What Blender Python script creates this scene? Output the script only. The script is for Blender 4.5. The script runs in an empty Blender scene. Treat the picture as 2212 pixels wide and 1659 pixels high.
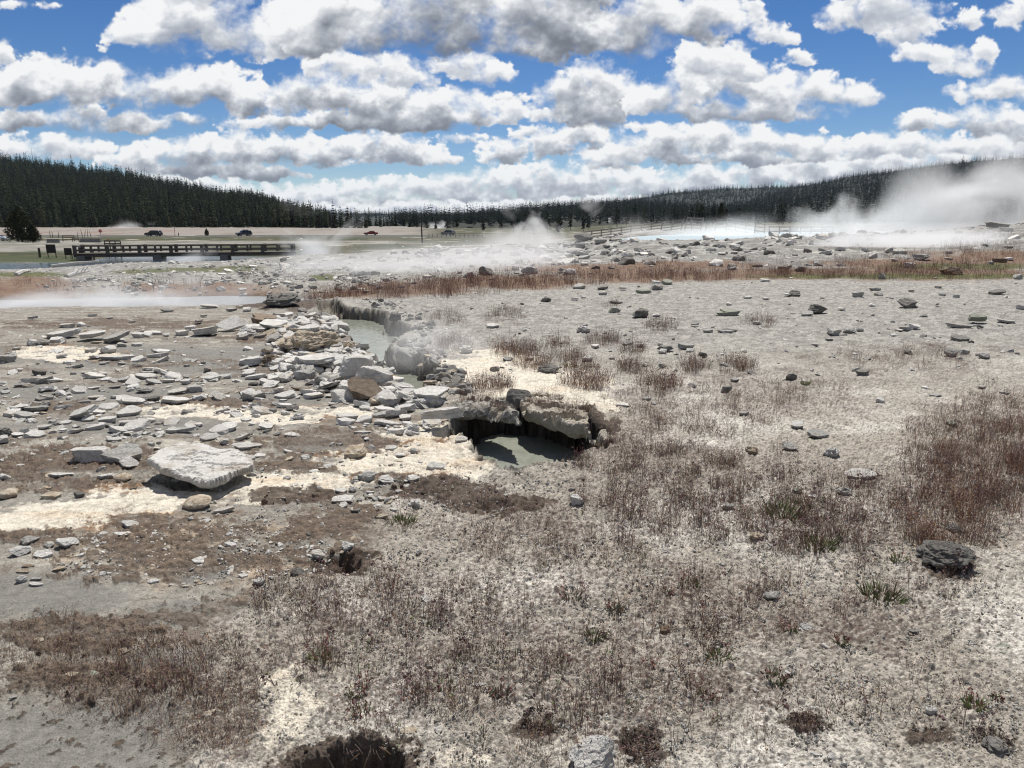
import bpy, bmesh, math, random
import numpy as np
from mathutils import Vector, Matrix, Euler
random.seed(11); RNG = np.random.RandomState(11)
D = bpy.data; SC = bpy.context.scene; COL = SC.collection
def tag(o, label=None, cat=None, group=None, kind=None):
    if label: o['label'] = label
    if cat: o['category'] = cat
    if group: o['group'] = group
    if kind: o['kind'] = kind
    return o
def link(o, parent=None):
    COL.objects.link(o)
    if parent is not None: o.parent = parent
    return o
def mesh_np(name, V, F, mats=None, smooth=False, fm=None):
    """mesh from numpy vertices and a list / array of faces"""
    me = D.meshes.new(name)
    V = np.asarray(V, np.float32)
    if isinstance(F, np.ndarray):
        n, k = F.shape
        me.vertices.add(len(V)); me.vertices.foreach_set('co', V.ravel())
        me.loops.add(n * k); me.loops.foreach_set('vertex_index', F.astype(np.int32).ravel())
        me.polygons.add(n); me.polygons.foreach_set('loop_start', np.arange(0, n * k, k, dtype=np.int32))
        try: me.polygons.foreach_set('loop_total', np.full(n, k, np.int32))
        except Exception: pass
        me.update(calc_edges=True); me.validate()
    else:
        me.from_pydata([tuple(map(float, v)) for v in V], [], [tuple(map(int, f)) for f in F])
    for m in (mats or []): me.materials.append(m)
    if fm is not None: me.polygons.foreach_set('material_index', np.asarray(fm, np.int32))
    me.polygons.foreach_set('use_smooth', np.full(len(me.polygons), smooth))
    me.update()
    return me
def obj(name, me, parent=None, loc=(0, 0, 0), rot=(0, 0, 0), sc=(1, 1, 1)):
    o = D.objects.new(name, me); link(o, parent)
    o.location = loc; o.rotation_euler = rot; o.scale = sc
    return o
def empty(name, loc=(0, 0, 0), rz=0.0):
    o = D.objects.new(name, None); link(o); o.location = loc; o.rotation_euler = (0, 0, rz); o.empty_display_size = .2
    return o
class MB:
    """collects boxes, bars, tubes and plates into one mesh"""
    def __init__(s): s.v = []; s.f = []
    def add(s, v, f):
        n = len(s.v); s.v += [tuple(p) for p in v]; s.f += [tuple(i + n for i in q) for q in f]; return s
    def box(s, c, d, rz=0.0, bev=0.0):
        x, y, z = [a / 2 for a in d]
        b = min(bev, x * .9, y * .9, z * .9)
        if b <= 0:
            v = [(-x, -y, -z), (x, -y, -z), (x, y, -z), (-x, y, -z), (-x, -y, z), (x, -y, z), (x, y, z), (-x, y, z)]
            f = [(0, 3, 2, 1), (4, 5, 6, 7), (0, 1, 5, 4), (1, 2, 6, 5), (2, 3, 7, 6), (3, 0, 4, 7)]
        else:
            v = []; 
            for zz, ins in ((-z, b), (-z + b, 0), (z - b, 0), (z, b)):
                v += [(-x + ins, -y + ins, zz), (x - ins, -y + ins, zz), (x - ins, y - ins, zz), (-x + ins, y - ins, zz)]
            f = [(3, 2, 1, 0), (12, 13, 14, 15)]
            for k in range(3):
                for i in range(4): f.append((k * 4 + i, k * 4 + (i + 1) % 4, k * 4 + 4 + (i + 1) % 4, k * 4 + 4 + i))
        cr, sr = math.cos(rz), math.sin(rz)
        return s.add([(c[0] + a * cr - e * sr, c[1] + a * sr + e * cr, c[2] + g) for a, e, g in v], f)
    def tube(s, pts, rad, n=8, caps=True):
        pts = [Vector(p) for p in pts]
        if not hasattr(rad, '__len__'): rad = [rad] * len(pts)
        v = []; f = []
        for i, p in enumerate(pts):
            t = (pts[min(i + 1, len(pts) - 1)] - pts[max(i - 1, 0)]).normalized()
            a = t.cross(Vector((0, 0, 1)) if abs(t.z) < .9 else Vector((1, 0, 0))).normalized(); b = t.cross(a)
            for k in range(n):
                an = 2 * math.pi * k / n
                v.append(p + (a * math.cos(an) + b * math.sin(an)) * rad[i])
        for i in range(len(pts) - 1):
            for k in range(n): f.append((i * n + k, i * n + (k + 1) % n, (i + 1) * n + (k + 1) % n, (i + 1) * n + k))
        if caps: f += [tuple(range(n))[::-1], tuple(range((len(pts) - 1) * n, len(pts) * n))]
        return s.add(v, f)
    def prism(s, poly, y0, y1):
        """polygon in x,z pushed along y"""
        n = len(poly)
        v = [(a, y0, b) for a, b in poly] + [(a, y1, b) for a, b in poly]
        f = [tuple(range(n)), tuple(range(2 * n - 1, n - 1, -1))] + [(i, n + i, n + (i + 1) % n, (i + 1) % n) for i in range(n)]
        return s.add(v, f)
    def build(s, name, mat, parent=None, loc=(0, 0, 0), rot=(0, 0, 0), smooth=False):
        me = mesh_np(name, np.array(s.v), s.f, [mat], smooth)
        bm = bmesh.new(); bm.from_mesh(me); bmesh.ops.recalc_face_normals(bm, faces=bm.faces); bm.to_mesh(me); bm.free()
        return obj(name, me, parent, loc, rot)
# ---------------------------------------------------------------- photograph geometry (pixels on a 2212 x 1659 frame)
EYE = 2.0; CP, SP = math.cos(math.radians(13.0)), math.sin(math.radians(13.0))
def slope(v):
    w = (829.5 - np.asarray(v, float)) / 1533.0
    return (-SP + CP * w) / (CP + SP * w)
def sx(u, v):
    w = (829.5 - np.asarray(v, float)) / 1533.0
    return (np.asarray(u, float) - 1106.0) / 1533.0 / (CP + SP * w)
def on_plane(u, v, z=0.0):
    y = (z - EYE) / slope(v); return sx(u, v) * y, y
def at_depth(u, v, y): return Vector((float(sx(u, v) * y), float(y), float(EYE + slope(v) * y)))
def to_px(x, y, z):
    y = np.maximum(y, .05); dz = z - EYE
    fw = y * CP - dz * SP; up = y * SP + dz * CP
    return 1106.0 + 1533.0 * x / fw, 829.5 - 1533.0 * up / fw
def crop(x0, y0, k):
    return lambda x, y: ((x0 + x / k) * .72005, (y0 + y / k) * .72005)
C1 = crop(0, 400, 2.765); C2 = crop(700, 500, 2.765); C3 = crop(1400, 500, 2.458); C4 = crop(2200, 400, 2.537)
C5 = crop(0, 880, 2.765); C6 = crop(700, 850, 2.765); C7 = crop(1200, 1000, 2.765)
CL = crop(0, 1400, 1.835); CM = crop(900, 1400, 1.835); CR = crop(1900, 1400, 1.835); CU = crop(1900, 900, 1.887); CS = crop(0, 620, 4.424)
# ---------------------------------------------------------------- materials
def mat(name, col, rough=.85, noise=None, bump=0.0, bscale=30.0, metal=0.0, spec=.3, rand=0.0, coord='pos', crack=0.0):
    """noise = (other colour, scale, contrast)"""
    m = D.materials.new(name); m.use_nodes = True; nt = m.node_tree; N = nt.nodes; L = nt.links
    p = N['Principled BSDF']; p.inputs['Roughness'].default_value = rough; p.inputs['Metallic'].default_value = metal
    p.inputs['Specular IOR Level'].default_value = spec; p.inputs['Base Color'].default_value = (*col, 1)
    src = None
    if noise or bump:
        if coord == 'pos': g = N.new('ShaderNodeNewGeometry').outputs['Position']
        else: g = N.new('ShaderNodeTexCoord').outputs['Object']
    if noise:
        c2, scl, con = noise
        t = N.new('ShaderNodeTexNoise'); t.inputs['Scale'].default_value = scl; t.inputs['Detail'].default_value = 6; t.inputs['Roughness'].default_value = .65
        L.new(g, t.inputs['Vector'])
        r = N.new('ShaderNodeMapRange'); r.inputs['From Min'].default_value = .5 - con; r.inputs['From Max'].default_value = .5 + con
        L.new(t.outputs['Fac'], r.inputs['Value'])
        mx = N.new('ShaderNodeMix'); mx.data_type = 'RGBA'; mx.inputs[6].default_value = (*col, 1); mx.inputs[7].default_value = (*c2, 1)
        L.new(r.outputs['Result'], mx.inputs[0]); src = mx.outputs[2]
    if crack:
        v = N.new('ShaderNodeTexVoronoi'); v.feature = 'DISTANCE_TO_EDGE'; v.inputs['Scale'].default_value = crack
        tn = N.new('ShaderNodeTexNoise'); tn.inputs['Scale'].default_value = crack * 1.5; tn.inputs['Detail'].default_value = 5; L.new(g, tn.inputs['Vector'])
        ad = N.new('ShaderNodeMix'); ad.data_type = 'VECTOR'; ad.inputs[0].default_value = .22; L.new(g, ad.inputs[4]); L.new(tn.outputs['Color'], ad.inputs[5]); L.new(ad.outputs[1], v.inputs['Vector'])
        cr_ = N.new('ShaderNodeMapRange'); cr_.inputs['From Min'].default_value = 0; cr_.inputs['From Max'].default_value = .035; cr_.inputs['To Min'].default_value = .78; L.new(v.outputs['Distance'], cr_.inputs['Value'])
        st = N.new('ShaderNodeTexNoise'); st.inputs['Scale'].default_value = crack * .8; st.inputs['Detail'].default_value = 4; L.new(g, st.inputs['Vector'])
        sm = N.new('ShaderNodeMapRange'); sm.inputs['From Min'].default_value = .52; sm.inputs['From Max'].default_value = .7; sm.inputs['To Max'].default_value = .55; L.new(st.outputs['Fac'], sm.inputs['Value'])
        m5 = N.new('ShaderNodeMix'); m5.data_type = 'RGBA'; L.new(sm.outputs['Result'], m5.inputs[0]); L.new(src, m5.inputs[6]); m5.inputs[7].default_value = (.38, .30, .21, 1)
        m6 = N.new('ShaderNodeMix'); m6.data_type = 'RGBA'; m6.blend_type = 'MULTIPLY'; m6.inputs[0].default_value = 1; L.new(m5.outputs[2], m6.inputs[6]); L.new(cr_.outputs['Result'], m6.inputs[7]); src = m6.outputs[2]
    if rand:
        oi = N.new('ShaderNodeObjectInfo'); mr = N.new('ShaderNodeMapRange')
        mr.inputs['To Min'].default_value = 1 - rand; mr.inputs['To Max'].default_value = 1 + rand
        L.new(oi.outputs['Random'], mr.inputs['Value'])
        hv = N.new('ShaderNodeHueSaturation'); L.new(mr.outputs['Result'], hv.inputs['Value'])
        if src: L.new(src, hv.inputs['Color'])
        else: hv.inputs['Color'].default_value = (*col, 1)
        src = hv.outputs['Color']
    if src: L.new(src, p.inputs['Base Color'])
    if bump:
        t2 = N.new('ShaderNodeTexNoise'); t2.inputs['Scale'].default_value = bscale; t2.inputs['Detail'].default_value = 8; t2.inputs['Roughness'].default_value = .7
        L.new(g, t2.inputs['Vector'])
        b = N.new('ShaderNodeBump'); b.inputs['Strength'].default_value = bump; b.inputs['Distance'].default_value = .02 if bump < .75 else .028
        L.new(t2.outputs['Fac'], b.inputs['Height']); L.new(b.outputs['Normal'], p.inputs['Normal'])
    return m
# ---------------------------------------------------------------- noise
_rs = np.random.RandomState(7)
_P = _rs.permutation(1024)
_P = np.concatenate([_P, _P]).astype(np.int32)
_GA = _rs.rand(1024) * 2 * np.pi
_GX = np.cos(_GA).astype(np.float32); _GY = np.sin(_GA).astype(np.float32)
_RX = _rs.rand(1024).astype(np.float32); _RY = _rs.rand(1024).astype(np.float32)
def perlin(x, y, seed=0):
    x = np.asarray(x, np.float64); y = np.asarray(y, np.float64)
    fx0 = np.floor(x); fy0 = np.floor(y)
    xi = (fx0.astype(np.int64) + seed * 57) & 1023; yi = (fy0.astype(np.int64) + seed * 131) & 1023
    fx = (x - fx0).astype(np.float32); fy = (y - fy0).astype(np.float32)
    u = fx * fx * fx * (fx * (fx * 6 - 15) + 10); v = fy * fy * fy * (fy * (fy * 6 - 15) + 10)
    x1 = (xi + 1) & 1023; y1 = (yi + 1) & 1023
    def g(ix, iy, dx, dy):
        h = _P[_P[ix] + iy]
        return _GX[h] * dx + _GY[h] * dy
    a = g(xi, yi, fx, fy); b = g(x1, yi, fx - 1, fy)
    c = g(xi, y1, fx, fy - 1); d = g(x1, y1, fx - 1, fy - 1)
    ab = a + u * (b - a); cd = c + u * (d - c)
    return (ab + v * (cd - ab)) * 1.5
def fbm(x, y, octv=5, seed=0, gain=0.5):
    s = 0.0; a = 1.0; f = 1.0; n = 0.0
    for i in range(octv):
        s = s + a * perlin(x * f + i * 17.3, y * f - i * 9.1, seed + i); n += a; a *= gain; f *= 2.03
    return s / n
def worley(x, y, seed=0):
    """distance to the nearest feature point and that point's random id"""
    x = np.asarray(x, np.float64); y = np.asarray(y, np.float64)
    xf = np.floor(x); yf = np.floor(y)
    fx = (x - xf).astype(np.float32); fy = (y - yf).astype(np.float32)
    xi = xf.astype(np.int64) + seed * 37; yi = yf.astype(np.int64) + seed * 71
    best = np.full(x.shape, 9.0, np.float32); bid = np.zeros(x.shape, np.int32)
    for dx in (-1, 0, 1):
        for dy in (-1, 0, 1):
            h = _P[_P[(xi + dx) & 1023] + ((yi + dy) & 1023)]
            d = (dx + _RX[h] - fx) ** 2 + (dy + _RY[h] - fy) ** 2
            m = d < best
            best = np.where(m, d, best); bid = np.where(m, h, bid)
    return np.sqrt(best), bid
def sstep(a, b, x):
    t = np.clip((x - a) / (b - a), 0, 1)
    return t * t * (3 - 2 * t)
SKY_SAT, SKY_VAL, CLOUD_GAIN = 1.34, .98, 11.4
# ---------------------------------------------------------------- sky with cumulus, laid out by direction (azimuth, elevation)
PITCH = math.radians(13.0); FPX = 1533.0; CX, CY = 1106.0, 829.5
SKY_W, SKY_H = 2400, 640
AZ0, AZ1, EL0, EL1 = math.radians(-60), math.radians(60), math.radians(-2), math.radians(30)
def blur(a, r):
    if r < 1: return a
    for ax in (0, 1):
        for _ in range(2):
            p = np.pad(a, [(r + 1, r) if i == ax else (0, 0) for i in (0, 1)], mode='edge')
            c = np.cumsum(p, axis=ax, dtype=np.float64)
            n = a.shape[ax]
            hi = np.take(c, np.arange(2 * r + 1, 2 * r + 1 + n), axis=ax); lo = np.take(c, np.arange(0, n), axis=ax)
            a = ((hi - lo) / (2 * r + 1)).astype(np.float32)
    return a
def cloud_image():
    az = np.linspace(AZ0, AZ1, SKY_W); el = np.linspace(EL1, EL0, SKY_H)   # row 0 = top
    A, E = np.meshgrid(az, el)
    dx = np.cos(E) * np.sin(A); dy = np.cos(E) * np.cos(A); dz = np.sin(E)
    cp, sp = math.cos(PITCH), math.sin(PITCH)
    fw = dy * cp - dz * sp; up = dy * sp + dz * cp
    U = CX + FPX * dx / fw; V = CY - FPX * up / fw
    rgb = np.zeros((SKY_H, SKY_W, 3), np.float32); al = np.zeros((SKY_H, SKY_W), np.float32)
    dely = (EL1 - EL0) / SKY_H * FPX     # texel height in photo px, about
    def cloud(blobs, s, seed, dark=.5, k=1.0, base=.62, cover=1.0, wisp=1.0):
        b = np.array(blobs, float)
        m = 2.2 * s
        x0, x1 = (b[:, 0] - b[:, 2]).min() - m, (b[:, 0] + b[:, 2]).max() + m
        y0, y1 = (b[:, 1] - b[:, 3]).min() - m, (b[:, 1] + b[:, 3]).max() + m
        msk = (U > x0) & (U < x1) & (V > y0) & (V < y1)
        if not msk.any(): return
        rr = np.where(msk.any(1))[0]; cc = np.where(msk.any(0))[0]
        sl = (slice(rr[0], rr[-1] + 1), slice(cc[0], cc[-1] + 1))
        u = U[sl]; v = V[sl]
        wu = u + s * .75 * fbm(u / s / 1.3, v / s, 6, seed, .6) ; wv = v + s * .55 * fbm(u / s / 1.3, v / s, 6, seed + 9, .6)
        F = np.full(u.shape, -3.0, np.float32)
        for cx, cy, rx, ry in blobs:
            q = (wv - cy) / np.where(wv > cy, ry * base, ry)
            f = 1 - ((wu - cx) / rx) ** 2 - q ** 2
            f = np.maximum(f, -3)
            F = np.logaddexp(F * 5, f * 5) / 5
        w1, i1 = worley(wu / s * 1.05, wv / s * 1.35, seed); w2, _ = worley(wu / s * 2.3 + 3, wv / s * 2.7, seed + 3)
        w3, _ = worley(wu / s * 5.1, wv / s * 5.6 + 5, seed + 5); w4, _ = worley(wu / s * 11, wv / s * 11.5 + 5, seed + 6)
        bil = (.5 - w1) * .8 + (.5 - w2) * .55 + (.5 - w3) * .36 + (.5 - w4) * .2
        bilc = (.5 - w1) * .8 + (.5 - w2) * .55 + (.5 - w3) * .34 + (.5 - w4) * .16
        per = fbm(u / s * .9, v / s * 1.2, 7, seed + 20, .62)
        G = F + .62 * bil + 1.0 * per + .20 + (cover - 1)
        D = np.clip(G, 0, 1.8)
        soft = .36 + 1.35 * sstep(-.25, .35, fbm(u / s * .5, v / s * .6, 3, seed + 31)) * wisp
        a = sstep(0.0, soft, G)
        # light comes from above and behind: what lies above in the cloud shades what lies below
        Dm = np.clip(F * .9 + .8 * bilc + .75 * per, 0, 1.6)
        Dm = blur(Dm, max(1, int(.03 * s / dely)))
        T = np.zeros_like(D); t = np.zeros(D.shape[1], np.float32)
        dec = math.exp(-dely / (1.5 * s))
        for j in range(D.shape[0]):
            t = t * dec + Dm[j] * dely / s
            t = .6 * t + .2 * np.roll(t, 1) + .2 * np.roll(t, -1)
            T[j] = t
        T = T * np.clip(1 + 1.5 * fbm(u / s * .8 + 7, v / s * 1.0, 5, seed + 40, .6), .05, 2.5)
        Hs = blur(np.sqrt(Dm + .03), max(1, int(.02 * s / dely)))
        Hb = blur(Hs, max(1, int(.22 * s / dely)))
        gy = np.gradient(Hs, axis=0) * s / dely; gb = np.gradient(Hb, axis=0) * s / dely
        gx = np.gradient(Hs, axis=1) * s / dely
        rel = np.clip(gy * .055 + gb * .17 + gx * .02, -.38, .36) + .30 * (bilc - .12) + .2 * per
        light = np.exp(-k * 2.25 * np.maximum(T - .24, 0))
        light = light + rel * (.45 + .55 * light)
        light = light + .35 * (1 - sstep(.0, .45, D)) * (1 - light)
        light = np.clip(light, 0, 1.0)
        br = dark * .80 + (1.0 - dark * .80) * light ** 1.3
        col = np.stack([br * .99, br * .997, br * 1.0], -1)
        g = np.array([.90, .985, 1.16])
        sh = np.clip(1 - light, 0, 1)[..., None]
        col = col * (1 - sh + sh * g)
        a3 = a[..., None]
        rgb[sl] = rgb[sl] * (1 - a3) + col * a3
        al[sl] = al[sl] * (1 - a) + a
    for c in CLOUDS: cloud(*c[:3], **(c[3] if len(c) > 3 else {}))
    return rgb, al
CLOUDS = [
 ([(1150,285,50,16),(1100,210,40,14),(1180,250,50,16)], 24, 51, dict(dark=.6, k=.4, base=.9, cover=.9)),
 ([(520,270,60,14),(580,260,50,12),(1000,300,60,12),(1420,275,80,12)], 24, 52, dict(dark=.5, k=.5, base=.9, cover=.95)),
 ([(1780,282,14,9),(1520,20,60,20),(1640,55,30,40),(1620,20,40,30)], 18, 53, dict(dark=.65, k=.3, base=.95, cover=.75)),
 ([(u, 462, 130, 30) for u in range(-500, 2900, 150)], 26, 2, dict(dark=.55, k=.5, base=.9, cover=1.15)),
 # far bank along the horizon
 ([(560,425,90,30),(680,425,90,34),(780,418,95,34),(880,415,90,36),(990,408,95,36),(1090,400,100,42),(1190,395,100,44),(1290,398,105,44),(1400,402,100,40),(1520,395,110,40),(1640,385,110,40),(1780,372,110,40),(1900,360,120,40),(2040,350,110,40),(2180,340,110,40),(2330,330,120,40),(450,405,80,28),(350,395,90,30),(-150,350,120,40),(-300,330,120,40)], 34, 3, dict(dark=.42, k=.65, base=.9)),
 ([(720,452,110,14),(900,448,130,14),(1100,446,140,14),(1300,438,140,16)], 22, 5, dict(dark=.5, k=.6, base=.9)),
 # second bank
 ([(20,325,80,34),(110,322,90,32),(200,328,60,26),(-90,320,90,36)], 36, 11, dict(dark=.5, k=.7)),
 ([(250,350,60,24),(330,340,80,36),(430,332,85,44),(530,330,90,46),(620,332,90,44),(700,345,60,32),(400,368,120,22),(560,378,110,20)], 42, 12, dict(dark=.33, k=.9, base=.55)),
 ([(760,332,70,34),(830,325,80,46),(900,335,60,36),(960,348,50,18)], 36, 13, dict(dark=.40, k=.9, base=.6)),
 ([(1090,332,60,34),(1180,318,70,32),(1250,295,95,30),(1330,330,80,26)], 36, 14, dict(dark=.40, k=.8, base=.7)),
 ([(1330,345,90,32),(1430,318,90,46),(1530,308,110,48),(1640,310,100,44),(1740,325,80,34),(1600,345,220,18)], 44, 15, dict(dark=.38, k=.8, base=.6)),
 ([(1880,322,90,34),(1980,318,90,34),(2090,320,100,32),(2200,318,90,32),(2330,310,120,34)], 40, 16, dict(dark=.5, k=.7)),
 ([(1985,262,55,24),(2060,262,60,32),(2120,262,75,40),(2210,272,80,44),(2320,280,90,40)], 44, 17, dict(dark=.40, k=.8, base=.8)),
 # middle bank
 ([(1110,242,44,26),(1090,262,34,14)], 30, 21, dict(dark=.55, k=.6)),
 ([(-60,205,110,60),(40,190,90,60),(130,182,90,60),(220,190,90,58),(310,205,80,46),(400,196,85,54),(480,192,85,52),(550,222,60,44),(120,262,170,30),(300,268,150,26),(-160,220,110,55)], 60, 22, dict(dark=.30, k=.85, base=.65)),
 ([(625,215,60,46),(700,205,85,62),(790,212,85,58),(880,232,90,48),(970,236,85,48),(1025,252,50,38),(700,268,190,26),(880,275,110,22)], 58, 23, dict(dark=.29, k=.9, base=.6)),
 ([(1215,212,70,42),(1285,188,95,52),(1350,212,60,44),(1260,250,110,26)], 50, 24, dict(dark=.33, k=.8, base=.9)),
 ([(1430,222,80,42),(1530,185,110,62),(1640,192,110,54),(1730,205,95,46),(1815,208,75,44),(1870,212,45,26),(1600,245,230,26)], 56, 25, dict(dark=.40, k=.75, base=.62)),
 ([(1540,130,90,44),(1590,150,70,30)], 46, 26, dict(dark=.52, k=.6, base=.9)),
 ([(2100,200,65,20),(2180,192,75,30),(2290,190,80,36)], 36, 27, dict(dark=.55, k=.5, base=.9)),
 # top bank
 ([(280,62,50,44),(360,52,95,66),(470,62,100,62),(570,75,110,56),(660,55,110,70),(420,-40,140,60)], 72, 31, dict(dark=.46, k=.55, base=.9)),
 ([(720,138,70,30),(820,150,85,34),(890,168,60,22),(1050,158,70,26),(1000,140,80,26)], 44, 32, dict(dark=.55, k=.5, base=.9)),
 ([(700,60,110,80),(820,55,130,90),(960,40,160,105),(1110,40,170,100),(1240,60,150,80),(1350,70,130,70),(1440,50,120,70),(1540,30,80,60),(950,-60,260,80),(1250,-50,240,80)], 84, 33, dict(dark=.27, k=.70, base=.78)),
 ([(1665,72,44,24),(1700,84,30,16)], 28, 34, dict(dark=.62, k=.4, base=.9)),
 ([(1725,122,32,16),(1745,134,20,9)], 20, 35, dict(dark=.62, k=.4, base=.9)),
 ([(1830,38,62,30),(1900,20,100,50),(1980,35,70,40),(1950,82,60,30),(1900,-40,130,40)], 46, 36, dict(dark=.58, k=.45, base=.9)),
 ([(1985,115,52,22),(2060,128,60,32),(2105,152,40,18),(2130,112,28,34)], 34, 37, dict(dark=.62, k=.4, base=.95)),
 ([(2096,40,30,24)], 22, 38, dict(dark=.66, k=.4, base=.95)),
 ([(2180,35,50,30),(2240,15,60,40),(2340,40,80,50)], 34, 39, dict(dark=.62, k=.4, base=.95)),
 ([(-10,122,48,36),(-90,120,70,50)], 36, 40, dict(dark=.55, k=.5, base=.9)),
 ([(25,10,36,11),(100,12,34,9)], 18, 41, dict(dark=.7, k=.3, base=.95, cover=.8)),
 ([(75,122,30,14),(222,104,16,12)], 16, 42, dict(dark=.75, k=.2, base=.95, cover=.6)),
]
# ---------------------------------------------------------------- camera, sun, sky
cam = D.cameras.new('camera'); cam.sensor_width = 36; cam.sensor_fit = 'HORIZONTAL'; cam.lens = 36 * 1533 / 2212
cam.clip_start = .05; cam.clip_end = 20000
co = D.objects.new('camera', cam); link(co); co.location = (0, 0, EYE); co.rotation_euler = (math.radians(90 - 13.0), 0, 0)
SC.camera = co
SUN_EL, SUN_AZ = math.radians(60), math.radians(8)
sl = D.lights.new('sun', 'SUN'); sl.energy = 5.0; sl.angle = math.radians(.53); sl.color = (1, .96, .90)
so = D.objects.new('sun', sl); link(so)
sd = Vector((math.sin(SUN_AZ) * math.cos(SUN_EL), math.cos(SUN_AZ) * math.cos(SUN_EL), math.sin(SUN_EL)))
so.rotation_euler = sd.to_track_quat('Z', 'Y').to_euler(); so.location = (0, 0, 60)
W = D.worlds.new('World'); SC.world = W; W.use_nodes = True
nt = W.node_tree; N = nt.nodes; L = nt.links
bg = N['Background']; bg.inputs['Strength'].default_value = .07
sky = N.new('ShaderNodeTexSky'); sky.sky_type = 'NISHITA'; sky.sun_disc = False
sky.sun_elevation = SUN_EL; sky.sun_rotation = SUN_AZ; sky.altitude = 2200; sky.dust_density = .6; sky.ozone_density = 2.0; sky.air_density = 1.0
rgb, al = cloud_image()
im = D.images.new('cumulus', SKY_W, SKY_H, alpha=True, float_buffer=True); im.colorspace_settings.name = 'Non-Color'
px = np.ones((SKY_H, SKY_W, 4), np.float32); px[..., :3] = rgb[::-1]; px[..., 3] = al[::-1]
ed = np.ones((SKY_H, SKY_W), np.float32)
ed *= np.minimum(1, np.minimum(np.arange(SKY_W), np.arange(SKY_W)[::-1]) / 40.0)[None, :]
ed *= np.minimum(1, np.arange(SKY_H)[::-1] / 30.0)[:, None]
px *= ed[..., None]
im.alpha_mode = 'CHANNEL_PACKED'
im.pixels.foreach_set(px.ravel()); im.update(); im.pack()
tc = N.new('ShaderNodeTexCoord'); sp = N.new('ShaderNodeSeparateXYZ'); L.new(tc.outputs['Generated'], sp.inputs[0])
def mth(op, a=None, b=None, va=None, vb=None, tree=None):
    n = (tree or nt).nodes.new('ShaderNodeMath'); n.operation = op
    LL = (tree or nt).links
    if a is not None: LL.new(a, n.inputs[0])
    elif va is not None: n.inputs[0].default_value = va
    if b is not None: LL.new(b, n.inputs[1])
    elif vb is not None: n.inputs[1].default_value = vb
    return n.outputs[0]
azn = mth('ARCTAN2', sp.outputs['X'], sp.outputs['Y']); eln = mth('ARCSINE', sp.outputs['Z'])
uu = mth('DIVIDE', mth('SUBTRACT', azn, vb=AZ0), vb=AZ1 - AZ0); vv = mth('DIVIDE', mth('SUBTRACT', eln, vb=EL0), vb=EL1 - EL0)
cb = N.new('ShaderNodeCombineXYZ'); L.new(uu, cb.inputs[0]); L.new(vv, cb.inputs[1])
it = N.new('ShaderNodeTexImage'); it.image = im; it.extension = 'CLIP'; it.interpolation = 'Cubic'; L.new(cb.outputs[0], it.inputs['Vector'])
# sky * (1 - cover) + cloud light
hs = N.new('ShaderNodeHueSaturation'); hs.inputs['Hue'].default_value = .508; hs.inputs['Saturation'].default_value = SKY_SAT; hs.inputs['Value'].default_value = SKY_VAL
L.new(sky.outputs[0], hs.inputs['Color'])
iv = mth('SUBTRACT', None, it.outputs['Alpha'], va=1.0)
m1 = N.new('ShaderNodeMix'); m1.data_type = 'RGBA'; m1.blend_type = 'MULTIPLY'; m1.inputs[0].default_value = 1
L.new(hs.outputs[0], m1.inputs[6]); L.new(iv, m1.inputs[7])
m2 = N.new('ShaderNodeMix'); m2.data_type = 'RGBA'; m2.blend_type = 'MULTIPLY'; m2.inputs[0].default_value = 1
L.new(it.outputs['Color'], m2.inputs[6]); m2.inputs[7].default_value = (CLOUD_GAIN,) * 3 + (1,)
m3 = N.new('ShaderNodeMix'); m3.data_type = 'RGBA'; m3.blend_type = 'ADD'; m3.inputs[0].default_value = 1
L.new(m1.outputs[2], m3.inputs[6]); L.new(m2.outputs[2], m3.inputs[7])
# the same broken cumulus over the rest of the sky
zc = mth('MAXIMUM', sp.outputs['Z'], vb=.06); dv = N.new('ShaderNodeVectorMath'); dv.operation = 'DIVIDE'
c2 = N.new('ShaderNodeCombineXYZ')
for k in range(3): L.new(zc, c2.inputs[k])
L.new(tc.outputs['Generated'], dv.inputs[0]); L.new(c2.outputs[0], dv.inputs[1])
cn = N.new('ShaderNodeTexNoise'); cn.inputs['Scale'].default_value = 1.1; cn.inputs['Detail'].default_value = 7; L.new(dv.outputs[0], cn.inputs['Vector'])
cr = N.new('ShaderNodeMapRange'); cr.inputs['From Min'].default_value = .45; cr.inputs['From Max'].default_value = .56; L.new(cn.outputs['Fac'], cr.inputs['Value'])
inside = mth('MULTIPLY', mth('MULTIPLY', mth('GREATER_THAN', uu, vb=.012), mth('LESS_THAN', uu, vb=.988)), mth('LESS_THAN', vv, vb=.97))
cv = mth('MULTIPLY', cr.outputs['Result'], mth('SUBTRACT', None, inside, va=1.0))
m4 = N.new('ShaderNodeMix'); m4.data_type = 'RGBA'; L.new(cv, m4.inputs[0]); L.new(m3.outputs[2], m4.inputs[6]); m4.inputs[7].default_value = (5.6, 5.6, 5.6, 1)
L.new(m4.outputs[2], bg.inputs['Color'])
SC.view_settings.view_transform = 'Standard'; SC.view_settings.look = 'None'; SC.view_settings.exposure = .22; SC.view_settings.gamma = 1
SC.render.engine = 'CYCLES'
cy = SC.cycles
cy.max_bounces = 5; cy.diffuse_bounces = 2; cy.glossy_bounces = 2; cy.transmission_bounces = 3; cy.volume_bounces = 2; cy.transparent_max_bounces = 8
cy.use_adaptive_sampling = False
cy.use_denoising = True; cy.denoising_input_passes = 'RGB_ALBEDO_NORMAL'; cy.denoising_prefilter = 'ACCURATE'
cy.pixel_filter_type = 'BLACKMAN_HARRIS'; cy.filter_width = 1.15
cy.sample_clamp_indirect = 4.0
cy.volume_step_rate = 1.0
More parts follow.
